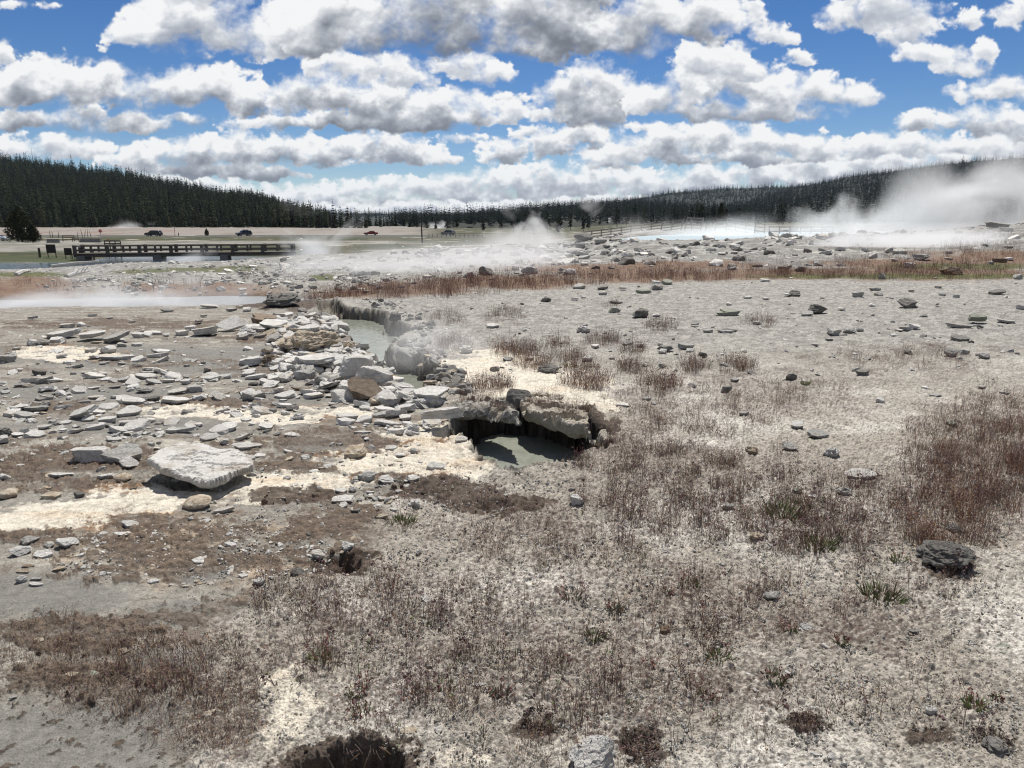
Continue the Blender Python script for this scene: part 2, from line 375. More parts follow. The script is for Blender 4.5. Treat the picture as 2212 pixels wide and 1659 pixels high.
# ---------------------------------------------------------------- terrain
_PS = np.array([-.78, -.45, -.25, -.10, .05, .20, .40, .78])
_PROF = [
 [(0,0),(14,0),(17,-.12),(24,-.12),(45,-1.45),(60,-2.3),(77,-3.3),(84,-3.9),(93,-3.9),(98,-3.0),(104,-2.8),(230,-2.8),(420,-2.8)],
 [(0,0),(14,0),(17,-.12),(24,-.10),(45,-1.0),(60,-1.6),(72,-2.05),(80,-3.2),(84,-3.9),(113,-3.9),(119,-2.9),(124,-2.8),(230,-2.8),(420,-2.8)],
 [(0,0),(15,0),(24,-.05),(45,-.55),(66,-1.02),(76,-2.2),(86,-3.8),(108,-3.8),(116,-2.9),(230,-2.8),(420,-2.8)],
 [(0,0),(24,0),(45,-.15),(64,-.42),(80,-2.2),(100,-2.8),(230,-2.8),(420,-2.8)],
 [(0,0),(24,.02),(45,.1),(60,.06),(80,-.8),(110,-2.2),(230,-2.6),(420,-2.6)],
 [(0,0),(24,.05),(34,.32),(45,.66),(51,.80),(80,.95),(110,.9),(230,.1),(420,.0)],
 [(0,0),(25,.06),(34,.40),(44,.84),(50,.90),(80,.95),(110,.9),(230,.6),(420,.6)],
 [(0,0),(24,.12),(34,.85),(45,1.70),(52,1.75),(80,1.5),(110,1.4),(230,1.2),(420,1.2)]]
_YG = np.concatenate([np.linspace(0, 20, 81), np.linspace(20.5, 120, 200), np.linspace(122, 460, 60)])
_TAB = np.array([np.interp(_YG, [p[0] for p in q], [p[1] for p in q]) for q in _PROF])
for _ in range(2):
    _TAB[:, 1:-1] = .25 * _TAB[:, :-2] + .5 * _TAB[:, 1:-1] + .25 * _TAB[:, 2:]
def base_z(x, y):
    x = np.asarray(x, float); y = np.asarray(y, float)
    yy = np.clip(y, 0, 459); s = np.clip(x / np.maximum(y, .5), _PS[0], _PS[-1])
    s = np.where(y < .5, 0, s)
    yi = np.interp(yy, _YG, np.arange(len(_YG))); y0 = np.clip(yi.astype(int), 0, len(_YG) - 2); fy = yi - y0
    si = np.interp(s, _PS, np.arange(len(_PS))); s0 = np.clip(si.astype(int), 0, len(_PS) - 2); fs = si - s0
    fs = fs * fs * (3 - 2 * fs)
    a = _TAB[s0, y0] * (1 - fy) + _TAB[s0, y0 + 1] * fy
    b = _TAB[s0 + 1, y0] * (1 - fy) + _TAB[s0 + 1, y0 + 1] * fy
    z = a * (1 - fs) + b * fs
    k = sstep(18, 45, y) * (1 - sstep(95, 130, y) * .8)
    return z + k * .22 * fbm(x / 7, y / 7, 3, 4)
def sdf_poly(px, py, poly):
    d = np.full(np.shape(px), 1e9); ins = np.zeros(np.shape(px), bool)
    n = len(poly)
    for i in range(n):
        ax, ay = poly[i]; bx, by = poly[(i + 1) % n]
        ex, ey = bx - ax, by - ay
        wx, wy = px - ax, py - ay
        t = np.clip((wx * ex + wy * ey) / (ex * ex + ey * ey + 1e-12), 0, 1)
        d = np.minimum(d, (wx - t * ex) ** 2 + (wy - t * ey) ** 2)
        c = ((ay > py) != (by > py)) & (px < (bx - ax) * (py - ay) / (by - ay + 1e-12) + ax)
        ins ^= c
    return np.where(ins, -np.sqrt(d), np.sqrt(d))
def world_poly(pts, f=None, z=0.0):
    r = []
    for p in pts:
        u, v = f(*p) if f else p
        x, y = on_plane(u, v, z); r.append((float(x), float(y)))
    return r
WATER_Z, POOL_Z = -.26, -.36
CHANNEL = world_poly([(700,120),(820,105),(925,195),(1000,205),(1160,215),(1275,245),(1290,310),(1420,335),(1490,390),(1390,440),(1310,480),(1300,550),(1390,590),(1540,600),(1600,650),(1690,700),(1650,800),(1570,850),(1580,900),(1460,900),(1240,700),(1140,600),(1040,505),(940,415),(830,310),(740,255),(690,195)], C6)
POOL = world_poly([(520,860),(640,940),(640,1020),(700,1080),(830,1130),(965,1190),(1080,1110),(1200,1070),(1430,1080),(1560,1000),(1700,940),(1690,820),(1560,720),(1400,640),(1200,600),(1000,560),(800,570),(560,620),(440,740)], C7)
# (centre u, v, half width u, half depth v, depth): hollows with dark soil
HOLLOWS = [(740,1216,50,24,.14),(790,1646,105,42,.22),(690,1656,80,24,.12),(425,1042,95,20,.10),(700,808,55,18,.16),(960,940,40,12,.14),(1060,1092,45,14,.05),(1385,1610,52,40,.03)]
MOUNDS = [(600,660,85,13,.12),(640,715,100,24,.07),(640,765,90,30,.06),(750,820,60,30,.05),(975,862,60,20,.05),(1270,900,60,26,.05),(900,1052,90,20,.05),(1230,1040,120,22,.05),(2040,1215,90,26,.03),(1480,800,400,60,.03)]
POOLS_FAR = [  # hot pool in front of the left field, turquoise spring on the right
 world_poly([(-900,672),(-500,674),(-100,672),(120,668),(330,667),(500,664),(640,655),(690,650),(640,641),(470,640),(250,644),(50,648),(-200,650),(-900,648)], None, -.32),
 [( -.02*0 + float(sx(u, v) * (.72 - EYE) / slope(v)), float((.72 - EYE) / slope(v))) for u, v in [(1320,519),(1400,521),(1500,520),(1620,518),(1750,516),(1900,514),(2050,512),(2060,502),(1900,499),(1700,501),(1500,505),(1380,510)]]]
def ell(x, y, cu, cv, ru, rv):
    """rough world-space ellipse radius for an outline given in photograph pixels"""
    cx, cy = on_plane(cu, cv); ex, _ = on_plane(cu + ru, cv); _, e1 = on_plane(cu, cv - rv); _, e2 = on_plane(cu, cv + rv)
    rx = abs(ex - cx); ry = abs(e1 - e2) / 2; cy = (e1 + e2) / 2
    tx = cx / cy
    return np.hypot((x - cx - (y - cy) * tx) / rx, (y - cy) / ry)
def ground_z(x, y, detail=False):
    x = np.asarray(x, float); y = np.asarray(y, float)
    z = base_z(x, y)
    near = (y < 30)
    for cu, cv, ru, rv, h in MOUNDS:
        e = ell(x, y, cu, cv, ru, rv); z = z + h * np.exp(-e * e * 1.3)
    for cu, cv, ru, rv, h in HOLLOWS:
        e = ell(x, y, cu, cv, ru, rv)
        if detail: e = e + .55 * fbm(x * 6, y * 6, 5, 91, .6)
        z = z - h * (1 - sstep(.30, 1.05, e))
    for k, P in enumerate((CHANNEL, POOL)):
        q = np.array(P); m = (x > q[:, 0].min() - .6) & (x < q[:, 0].max() + .6) & (y > q[:, 1].min() - .6) & (y < q[:, 1].max() + .6)
        if np.any(m):
            sd = sdf_poly(x[m], y[m], P)
            if detail: sd = sd + .22 * fbm(x[m] * 3.2, y[m] * 3.2, 5, 55, .6) + .09 * fbm(x[m] * 13, y[m] * 13, 4, 57, .6)
            t = 1 - sstep(-.20, .06, sd)
            lip = np.exp(-((sd - .06) / .09) ** 2) * .035
            zz = np.array(z); zz[m] = (z[m] + lip) * (1 - t) + ((WATER_Z, POOL_Z)[k] - .30) * t; z = zz
    for P, dz, wz in ((POOLS_FAR[0], .5, -.32), (POOLS_FAR[1], .5, .72)):
        q = np.array(P); m = (x > q[:, 0].min() - 6) & (x < q[:, 0].max() + 6) & (y > q[:, 1].min() - 6) & (y < q[:, 1].max() + 6)
        if np.any(m):
            sd = sdf_poly(x[m], y[m], P)
            if detail: sd = sd + .5 * fbm(x[m] * .8, y[m] * .8, 4, 61)
            t = 1 - sstep(-.8, .25, sd)
            zz = np.array(z); rim = (1 - sstep(1.2, 5.0, sd)) * (sd > 0); z = np.array(z); z[m] = z[m] * (1 - rim) + np.maximum(z[m], wz + .05) * rim; zz = np.array(z); zz[m] = np.where(sd < 2.0, np.minimum(z[m], wz + .06 + .1 * np.clip(sd, 0, 9)) * (1 - t) + (wz - dz) * t, z[m]); z = zz
    return z
def gz(x, y): return float(ground_z(np.array([float(x)]), np.array([float(y)]))[0])
def hit(u, v):
    """ground point seen at a pixel"""
    ys = np.geomspace(1.2, 430, 900); k = float(sx(u, v)); xs = k * ys
    zr = EYE + slope(v) * ys; zg = ground_z(xs, ys)
    b = np.nonzero(zr < zg)[0]
    i = b[0] if len(b) else 899
    if i == 0 or i == 899: y = ys[i]
    else:
        a0 = zr[i - 1] - zg[i - 1]; a1 = zr[i] - zg[i]; y = ys[i - 1] + (ys[i] - ys[i - 1]) * a0 / (a0 - a1 + 1e-9)
    return float(k * y), float(y), gz(k * y, y)
# ---- grid: rows get closer towards the photographer, columns fan out
_vv = np.arange(1740, 706, -1.5)
_rows = [np.linspace(.8, -EYE / slope(1742), 40), -EYE / slope(_vv)]
_rows.append(np.geomspace(-EYE / slope(704), 100, 330)); _rows.append(np.geomspace(101, 455, 75))
GY = np.concatenate(_rows); GS = np.linspace(-.96, .96, 1360)
S_, Y_ = np.meshgrid(GS, GY); X_ = S_ * Y_
gx_, gy_ = X_.ravel(), Y_.ravel()
Z0 = base_z(gx_, gy_); U_, V_ = to_px(gx_, gy_, Z0)
def pmask(poly, wob=40, seed=0, soft=16, fr=1.0):
    """soft irregular mask for an outline given in photograph pixels, wobbling on the ground itself"""
    sc = gy_ / 5.0
    lx, ly = gx_ / gy_ * 11 * fr, np.log(gy_) * 9 * fr; wu = U_ + wob * fbm(lx, ly, 6, seed, .62); wv = V_ + wob * .5 * fbm(lx + 9, ly, 6, seed + 5, .62)
    q = np.array(poly, float); m = (wu > q[:, 0].min() - 60) & (wu < q[:, 0].max() + 60) & (wv > q[:, 1].min() - 60) & (wv < q[:, 1].max() + 60)
    r = np.zeros_like(U_); r[m] = 1 - sstep(-soft, soft, sdf_poly(wu[m], wv[m], poly)); return r
def emask(cu, cv, ru, rv, seed=0, noise=.7, fr=1.0):
    m = (np.abs(U_ - cu) < ru * 2.4) & (np.abs(V_ - cv) < rv * 2.4)
    r = np.zeros_like(U_)
    if m.any():
        sc = gy_[m] / 5.0
        e = np.hypot((U_[m] - cu) / ru, (V_[m] - cv) / rv) + noise * fbm(gx_[m] / gy_[m] * 14 * fr, np.log(gy_[m]) * 11 * fr, 6, seed, .62)
        r[m] = 1 - sstep(.6, 1.15, e)
    return r
near = 1 - sstep(26, 34, gy_)
LEFT = pmask([(-700,655),(600,650),(720,690),(830,790),(870,870),(1000,900),(1010,960),(1070,1010),(1000,1050),(860,1060),(800,1150),(780,1250),(600,1270),(520,1330),(440,1420),(400,1560),(430,1800),(-900,1800)], 90, 3, 34) * near
# noises
n_big = fbm(gx_ / 1.3, gy_ / 1.3, 5, 1); n_mid = fbm(gx_ * 2.6, gy_ * 2.6, 5, 2, .6); n_fin = fbm(gx_ * 14, gy_ * 14, 4, 6, .65)
n_str = fbm(gx_ * .9, gy_ * 3.6, 5, 8, .6)           # wash streaks running across
n_ff = fbm(gx_ * 42, gy_ * 42, 3, 14, .6) * (1 - .7 * sstep(5, 10, gy_))
w_s, w_id = worley(gx_ * 62, gy_ * 62, 1); w_m, w_im = worley(gx_ * 24, gy_ * 24, 2); w_l, w_il = worley(gx_ * 9, gy_ * 9, 3)
w_f, w_if = worley(gx_ * 2.2, gy_ * 2.2, 4)
fine_ok = 1 - sstep(6, 12, gy_); mid_ok = 1 - sstep(14, 26, gy_)
rndc = _RX[w_id]; rndm = _RX[w_im]; rndl = _RY[w_il]; rndf = _RX[w_if]
# mud (smooth), litter (brown), cream (bright sinter), dark soil, gravel
litter = np.zeros_like(U_); cream = np.zeros_like(U_); soil = np.zeros_like(U_); mud = np.zeros_like(U_); turf = np.zeros_like(U_)
for i, e in enumerate([(150,1010,260,55),(750,960,260,40),(560,730,120,14),(250,700,260,14),(330,780,160,16),(560,800,120,18),(140,880,180,16),(430,870,150,14),(860,1040,170,34),(760,1130,140,50),(420,1200,330,70),(60,1160,120,20),(330,1130,200,20),(150,1370,230,46),(400,1330,140,22),(240,1480,330,50),(560,1300,130,34),(820,1160,90,60),(640,1010,120,24),(660,720,110,40),(780,830,110,30),(1030,850,90,22),(100,755,160,12)]):
    litter = np.maximum(litter, emask(*e, seed=20 + i, noise=1.1, fr=1.9))
for i, e in enumerate([(620,1040,190,24),(440,1070,240,26),(60,1115,190,32),(250,1095,160,18),(960,990,130,42),(820,1000,120,26),(900,930,90,24),(140,765,130,18),(420,890,150,14),(600,905,120,12),(1010,1010,60,30),(760,890,100,16),(1160,830,160,40),(1060,790,120,36),(1240,870,120,46),(620,1520,75,85),(1010,1640,80,26)]):
    cream = np.maximum(cream, emask(*e, seed=60 + i, noise=.8, fr=1.3))
for i, e in enumerate([(90,1280,210,50),(420,1330,170,34),(120,1620,380,100),(260,1560,200,50),(300,770,420,26),(160,850,260,20),(520,790,200,30),(280,920,300,22),(700,960,120,16),(600,860,120,14),(430,1240,90,20)]):
    mud = np.maximum(mud, emask(*e, seed=90 + i, noise=.75))
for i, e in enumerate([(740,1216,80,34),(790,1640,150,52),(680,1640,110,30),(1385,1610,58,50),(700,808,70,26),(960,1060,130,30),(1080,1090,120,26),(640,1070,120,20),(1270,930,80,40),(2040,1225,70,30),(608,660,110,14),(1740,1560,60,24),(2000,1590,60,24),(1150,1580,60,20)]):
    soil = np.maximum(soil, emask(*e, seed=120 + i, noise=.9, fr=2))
for i, e in enumerate([(1380,960,200,80),(1640,850,260,55),(1850,1070,190,60),(1950,780,280,44),(2140,1010,220,110),(2120,900,160,46),(1500,1030,260,70),(1720,1100,220,90),(1180,1120,300,60),(1280,1300,380,130),(900,1320,330,110),(1000,1460,330,110),(1560,1330,240,90),(1980,1130,240,80),(1900,1340,260,90),(1300,1520,260,80),(1240,850,160,24),(960,690,60,16),(1090,690,60,14),(1420,712,60,14),(1300,742,50,12),(980,760,60,14),(1600,1480,200,60),(520,1450,180,90)]):
    turf = np.maximum(turf, emask(*e, seed=150 + i, noise=.85, fr=1.4))
def lerp(a, b, t): return a + (b - a) * t[:, None]
C = lambda r, g, b: np.array([[r, g, b]])
# right: cream-grey sinter gravel
grav = lerp(C(.33, .298, .252) * np.ones((len(U_), 1)), C(.53, .50, .445), sstep(-.2, .5, n_big + .5 * n_mid))
farness = sstep(6.5, 13, gy_)
grav = lerp(grav, C(.29, .277, .247) * (.72 + .56 * rndl)[:, None], farness)
grav = lerp(grav, C(.19, .182, .165), farness * sstep(.05, .4, n_mid + .5 * n_fin) * .8)
spk = np.where(rndc < .24, .55, np.where(rndc > .70, 1.25, .85 + .35 * rndc))
spk2 = np.where(rndm < .12, .82, np.where(rndm > .86, 1.18, 1.0))
grav = grav * (1 + (spk - 1) * (.35 + .65 * fine_ok))[:, None] * (1 + (spk2 - 1) * .7)[:, None]
dsp = sstep(.12, .5, n_ff + .35 * n_mid + .1 * n_fin)  # dark specks: twig litter plus the shaded gaps between grains, put into albedo
grav = lerp(grav, C(.12, .092, .072), dsp * .72)
grav = lerp(grav, C(.105, .072, .060), turf * sstep(-.15, .4, n_ff * .9 + .3 * n_fin + .7 * n_mid) * .74)
# left: grey mud with brown litter and bright crust
lf = lerp(C(.235, .22, .19) * np.ones((len(U_), 1)), C(.34, .315, .27), sstep(-.3, .5, n_mid + .4 * n_str))
lf = lerp(lf, C(.30, .285, .25) , (1 - mud) * sstep(-.1, .4, n_fin) * .5)
lf = lerp(lf, C(.135, .098, .070), (1 - .7 * mud) * sstep(-.12, .12, n_str + .5 * n_fin + .35 * n_ff - .10) * .66)
lf = lerp(lf, C(.46, .43, .36), (1 - mud) * sstep(.16, .34, fbm(gx_ * 1.7, gy_ * 4.2, 5, 18, .62) + .3 * n_ff) * .75)
gv = sstep(.05, .3, n_mid + .2) * emask(450, 1190, 360, 85, 200, .6)
lf = lerp(lf, C(.30, .235, .17) * (.55 + .9 * rndm)[:, None], gv * .85)
lit2 = sstep(.38, .62, litter + .28 * n_ff + .3 * n_fin) * sstep(-.42, .0, n_str * 1.1 + .55 * n_fin + .3 * n_ff)
lf = lerp(lf, lerp(C(.092, .068, .052) * np.ones((len(U_), 1)), C(.165, .125, .092), sstep(-.3, .4, n_fin)), lit2 * .92)
MUDM = mud * (1 - .8 * lit2)
lf = lerp(lf, C(.20, .193, .172) * (1 + .10 * n_mid)[:, None], MUDM * .9)
crumb = (sstep(.20, .32, n_fin + .25 * n_mid) * emask(150, 1580, 460, 130, 210, .5))
lf = lerp(lf, C(.075, .055, .04), crumb * .85)
col = grav * (1 - LEFT[:, None]) + lf * LEFT[:, None]
cr2 = sstep(.32, .58, cream + .22 * n_ff + .28 * n_fin) * sstep(-.40, .05, n_mid + .6 * n_str + .4 * n_fin + .12)
crc = lerp(C(.70, .64, .53) * np.ones((len(U_), 1)), C(.66, .50, .33), sstep(.1, .5, n_str + .4 * n_mid) * .55)
rust = sstep(.08, .35, cream + .3 * n_fin) * (1 - cr2) * sstep(-.1, .25, n_str + .4 * n_ff) * LEFT
col = lerp(col, C(.29, .165, .085), rust * .8)
col = lerp(col, crc * (.86 + .2 * rndc)[:, None], cr2 * .88)
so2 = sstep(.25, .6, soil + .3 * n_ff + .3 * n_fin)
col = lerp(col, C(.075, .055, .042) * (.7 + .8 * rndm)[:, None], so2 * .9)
# pits: brown-grey channel walls; pool walls carry the cavity's shade in their colour
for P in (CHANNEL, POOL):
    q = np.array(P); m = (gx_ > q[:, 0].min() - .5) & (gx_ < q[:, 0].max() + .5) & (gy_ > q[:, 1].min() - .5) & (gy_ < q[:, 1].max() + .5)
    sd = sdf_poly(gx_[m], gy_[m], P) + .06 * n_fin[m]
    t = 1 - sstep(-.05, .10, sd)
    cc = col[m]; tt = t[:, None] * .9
    wall_shade_col = C(.15, .132, .108) if P is CHANNEL else C(.022, .019, .016)
    col[m] = cc * (1 - tt) + wall_shade_col * (.7 + .6 * rndm[m])[:, None] * tt
# middle and far fields
red = np.zeros_like(U_)
for i, e in enumerate([(860,625,210,17),(1100,610,230,16),(1400,598,260,14),(1700,592,260,14),(2000,590,260,18),(2150,560,200,22),(1900,570,160,12),(60,620,140,26),(420,622,200,14),(250,640,200,8),(1300,580,260,10),(1500,572,200,10)]):
    red = np.maximum(red, emask(*e, seed=230 + i, noise=.7))
grn = np.zeros_like(U_)
for i, e in enumerate([(60,594,130,6),(420,584,150,6),(300,588,60,4),(520,578,60,4),(700,600,40,6),(1950,597,330,7),(2100,575,200,8)]):
    grn = np.maximum(grn, emask(*e, seed=260 + i, noise=.7))
field = lerp(C(.235, .225, .205) * np.ones((len(U_), 1)), C(.42, .41, .38), sstep(-.1, .5, n_big + .5 * fbm(gx_ * .8, gy_ * .8, 4, 15)))
field = lerp(field, C(.17, .16, .145), sstep(.02, .4, fbm(gx_ * 1.3, gy_ * 1.3, 4, 16) + .4 * n_mid) * .85)
field = field * (.75 + .45 * rndf)[:, None]
fm = sstep(24, 31, gy_)
col = lerp(col, field, fm * (1 - sstep(92, 100, gy_)))
col = lerp(col, lerp(C(.15, .078, .050) * np.ones((len(U_), 1)), C(.21, .145, .08), sstep(-.2, .4, n_mid)), red * .85 * (1 - .6 * (sstep(.25, .6, n_mid))))
col = lerp(col, lerp(C(.065, .08, .026) * np.ones((len(U_), 1)), C(.13, .12, .045), sstep(-.2, .4, n_mid)), grn * .9)
# beyond the river: meadow, path, road, pink sinter terrace
pl = sstep(96, 101, gy_)
nf = fbm(gx_ / 9, gy_ / 14, 4, 33)
mead = lerp(C(.036, .045, .016) * np.ones((len(U_), 1)), C(.085, .075, .038), sstep(-.3, .35, nf + .5 * fbm(gx_ / 2, gy_ / 3, 3, 35)))
mead = lerp(mead, C(.42, .39, .33), sstep(.25, .45, fbm(gx_ / 14, gy_ / 10, 4, 36)))
left_s = 1 - sstep(-.16, -.08, gx_ / gy_)
pth = np.maximum(sstep(112, 118, gy_ + 6 * nf) * (1 - sstep(150, 158, gy_ + 10 * nf)), 0) * (1 - sstep(-.44, -.40, gx_ / gy_ + .02 * nf))
pth = np.maximum(pth, sstep(148, 152, gy_) * (1 - sstep(172, 176, gy_)) * left_s * sstep(-.5, .2, nf + .2))
mead = lerp(mead, C(.27, .255, .225), pth * (.55 + .4 * sstep(-.2, .3, nf)))
road = sstep(216, 219, gy_) * (1 - sstep(231, 234, gy_)) * (1 - sstep(-.05, .0, gx_ / gy_))
mead = lerp(mead, C(.09, .09, .09), road)
terr = sstep(236, 242, gy_) * left_s
tc_ = lerp(C(.25, .225, .195) * np.ones((len(U_), 1)), C(.235, .15, .125), sstep(.0, .35, fbm(gx_ / 8, gy_ / 30, 4, 37)) * (1 - sstep(-.50, -.38, gx_ / gy_)))
tc_ = lerp(tc_, C(.17, .145, .11), sstep(.1, .4, fbm(gx_ / 10, gy_ / 40, 4, 38)) * .7)
mead = lerp(mead, tc_, terr)
rgt = sstep(.0, .06, gx_ / gy_)
mead = lerp(mead, lerp(C(.24, .22, .185) * np.ones((len(U_), 1)), C(.09, .085, .045), sstep(-.1, .3, nf)), rgt * (1 - sstep(200, 260, gy_)))
col = lerp(col, mead, pl)
bank = sstep(60, 70, gy_) * (1 - sstep(99, 104, gy_)) * left_s * sstep(-.1, .3, -Z0 - 2.6)
col = lerp(col, C(.05, .062, .022), sstep(94, 97, gy_) * (1 - sstep(103, 106, gy_)) * left_s * .9)
col = np.clip(col * (1 + .10 * n_fin)[:, None], .012, .82)
# ---- heights
Z = ground_z(gx_, gy_, True)
rough_l = .016 * n_mid * (1 - .75 * MUDM) + .012 * n_fin * (1 - .85 * MUDM) * fine_ok + .012 * np.maximum(.45 - w_m, 0) * (1 - MUDM) * gv + .022 * lit2 * (.4 + n_fin) + .012 * cr2 * n_mid
rough_l = rough_l + .006 * crumb
peb = np.maximum(.5 - w_s, 0) * .016 * (.3 + rndc) * fine_ok + np.maximum(.42 - w_m, 0) * .034 * sstep(.55, .8, rndm) * mid_ok + np.maximum(.4 - w_l, 0) * .05 * sstep(.72, .9, rndl) * (1 - sstep(20, 30, gy_))
rough_r = .022 * n_mid + .016 * n_fin * mid_ok + peb + .014 * turf * n_fin
rough_f = (.22 * np.maximum(.42 - w_f, 0) * (.2 + rndf) + .06 * n_mid) * (1 - sstep(92, 99, gy_)) * (.4 + .6 * sstep(.0, .3, n_big + .25))
Z = Z + near * (LEFT * rough_l + (1 - LEFT) * rough_r) + (1 - near) * rough_f + .02 * soil * (n_fin + .5 * n_mid) * near
Z = Z + terr * .5 * np.clip(sstep(242, 320, gy_) * 2.2, 0, 3) 
nr, nc = len(GY), len(GS)
idx = np.arange(nr * nc).reshape(nr, nc)
quads = np.stack([idx[:-1, :-1], idx[:-1, 1:], idx[1:, 1:], idx[1:, :-1]], -1).reshape(-1, 4)
def ground_mat():
    m = D.materials.new('sinter_ground'); m.use_nodes = True; nt = m.node_tree; N = nt.nodes; L = nt.links
    p = N['Principled BSDF']; p.inputs['Roughness'].default_value = .9; p.inputs['Specular IOR Level'].default_value = .2
    a = N.new('ShaderNodeAttribute'); a.attribute_name = 'Col'
    g = N.new('ShaderNodeNewGeometry')
    t = N.new('ShaderNodeTexNoise'); t.inputs['Scale'].default_value = 110; t.inputs['Detail'].default_value = 4; t.inputs['Roughness'].default_value = .7
    L.new(g.outputs['Position'], t.inputs['Vector'])
    mr = N.new('ShaderNodeMapRange'); mr.inputs['From Min'].default_value = .3; mr.inputs['From Max'].default_value = .7; mr.inputs['To Min'].default_value = .7; mr.inputs['To Max'].default_value = 1.25
    L.new(t.outputs['Fac'], mr.inputs['Value'])
    mx = N.new('ShaderNodeMix'); mx.data_type = 'RGBA'; mx.blend_type = 'MULTIPLY'; mx.inputs[0].default_value = 1
    L.new(a.outputs['Color'], mx.inputs[6]); L.new(mr.outputs['Result'], mx.inputs[7]); L.new(mx.outputs[2], p.inputs['Base Color'])
    b = N.new('ShaderNodeBump'); b.inputs['Strength'].default_value = .5; b.inputs['Distance'].default_value = .012
    t3 = N.new('ShaderNodeTexNoise'); t3.inputs['Scale'].default_value = 16; t3.inputs['Detail'].default_value = 6; t3.inputs['Roughness'].default_value = .72; t3.inputs['Distortion'].default_value = .4
    mp = N.new('ShaderNodeMapping'); mp.inputs['Scale'].default_value = (1, 1, 2.6); L.new(g.outputs['Position'], mp.inputs['Vector']); L.new(mp.outputs[0], t3.inputs['Vector'])
    m3_ = N.new('ShaderNodeMapRange'); m3_.inputs['From Min'].default_value = .32; m3_.inputs['From Max'].default_value = .66; m3_.inputs['To Min'].default_value = .72; m3_.inputs['To Max'].default_value = 1.22
    L.new(t3.outputs['Fac'], m3_.inputs['Value'])
    mx2 = N.new('ShaderNodeMix'); mx2.data_type = 'RGBA'; mx2.blend_type = 'MULTIPLY'; mx2.inputs[0].default_value = 1
    L.new(mx.outputs[2], mx2.inputs[6]); L.new(m3_.outputs['Result'], mx2.inputs[7]); L.new(mx2.outputs[2], p.inputs['Base Color'])
    b3 = N.new('ShaderNodeBump'); b3.inputs['Strength'].default_value = .55; b3.inputs['Distance'].default_value = .04
    L.new(t3.outputs['Fac'], b3.inputs['Height']); L.new(b3.outputs['Normal'], b.inputs['Normal'])
    L.new(t.outputs['Fac'], b.inputs['Height']); L.new(b.outputs['Normal'], p.inputs['Normal'])
    return m
M_GROUND = ground_mat()
gme = mesh_np('ground', np.stack([gx_, gy_, Z], 1), quads, [M_GROUND], True)
ca = gme.color_attributes.new('Col', 'FLOAT_COLOR', 'POINT')
ca.data.foreach_set('color', np.concatenate([col, np.ones((len(col), 1))], 1).astype(np.float32).ravel())
tag(obj('ground', gme), 'pale sinter and grey mud ground of the geyser basin', 'ground', kind='structure')
M_EARTH = mat('dark_forest_floor', (.045, .05, .025), .95, ((.10, .09, .05), .05, .3))
bm_ = MB()
bm_.v = [(-6000, -1500, -5.2), (6000, -1500, -5.2), (6000, 6500, -5.2), (-6000, 6500, -5.2)]; bm_.f = [(0, 1, 2, 3)]
tag(bm_.build('terrain', M_EARTH), 'low dark valley floor reaching out to the horizon', 'terrain', kind='structure')
# ---------------------------------------------------------------- water
def water_mat(name, c, rough, bscale, bstr, spec=.5, c2=None):
    m = D.materials.new(name); m.use_nodes = True; nt = m.node_tree; N = nt.nodes; L = nt.links
    p = N['Principled BSDF']; p.inputs['Base Color'].default_value = (*c, 1); p.inputs['Roughness'].default_value = rough; p.inputs['IOR'].default_value = 1.33
    p.inputs['Specular IOR Level'].default_value = spec
    g = N.new('ShaderNodeNewGeometry'); mp = N.new('ShaderNodeMapping'); L.new(g.outputs['Position'], mp.inputs['Vector'])
    mp.inputs['Scale'].default_value = (1, .6, 1)
    t = N.new('ShaderNodeTexNoise'); t.inputs['Scale'].default_value = bscale; t.inputs['Detail'].default_value = 5; t.inputs['Distortion'].default_value = .6
    L.new(mp.outputs[0], t.inputs['Vector'])
    b = N.new('ShaderNodeBump'); b.inputs['Strength'].default_value = bstr; b.inputs['Distance'].default_value = .05
    L.new(t.outputs['Fac'], b.inputs['Height']); L.new(b.outputs['Normal'], p.inputs['Normal'])
    if c2:
        r = N.new('ShaderNodeMapRange'); r.inputs['From Min'].default_value = .35; r.inputs['From Max'].default_value = .65; L.new(t.outputs['Fac'], r.inputs['Value'])
        mx = N.new('ShaderNodeMix'); mx.data_type = 'RGBA'; mx.inputs[6].default_value = (*c, 1); mx.inputs[7].default_value = (*c2, 1)
        L.new(r.outputs['Result'], mx.inputs[0]); L.new(mx.outputs[2], p.inputs['Base Color'])
    return m
def water(poly, z, m, label, grow=.15):
    q = np.array(poly); c = q.mean(0)
    q = c + (q - c) * (1 + grow)
    mb = MB(); mb.v = [(a, b, z) for a, b in q]; mb.f = [tuple(range(len(q)))]
    tag(mb.build('water', m), label, 'water', kind='structure')
MW_ = water_mat('milky_water', (.20, .212, .172), .12, 7, .18, .5, (.26, .268, .225))
yc = on_plane(*C6(1600, 860))[1]
water([(-5.2, yc), (1.6, yc), (1.6, 16.5), (-5.2, 16.5)], WATER_Z, MW_, 'milky grey hot water filling the long crack', 0)
water([(-1.6, 4.8), (1.8, 4.8), (1.8, yc - .02), (-1.6, yc - .02)], POOL_Z, MW_, 'greenish grey hot water in the open pool under the crust', 0)
water(POOLS_FAR[0], -.32, water_mat('pale_pool_water', (.27, .275, .272), .45, 2, .25, .2), 'pale steaming pool along the far edge of the mud flat', .05)
water(POOLS_FAR[1], .72, water_mat('turquoise_water', (.40, .475, .49), .35, .8, .15, .25), 'turquoise hot spring steaming in front of the broken fence', .03)
water([(-120, 74), (-16, 74), (-14, 118), (-120, 118)], -3.55, water_mat('river_water', (.05, .075, .10), .12, 1.6, 1.0, .6), 'dark blue rippled river running under the footbridge', 0)
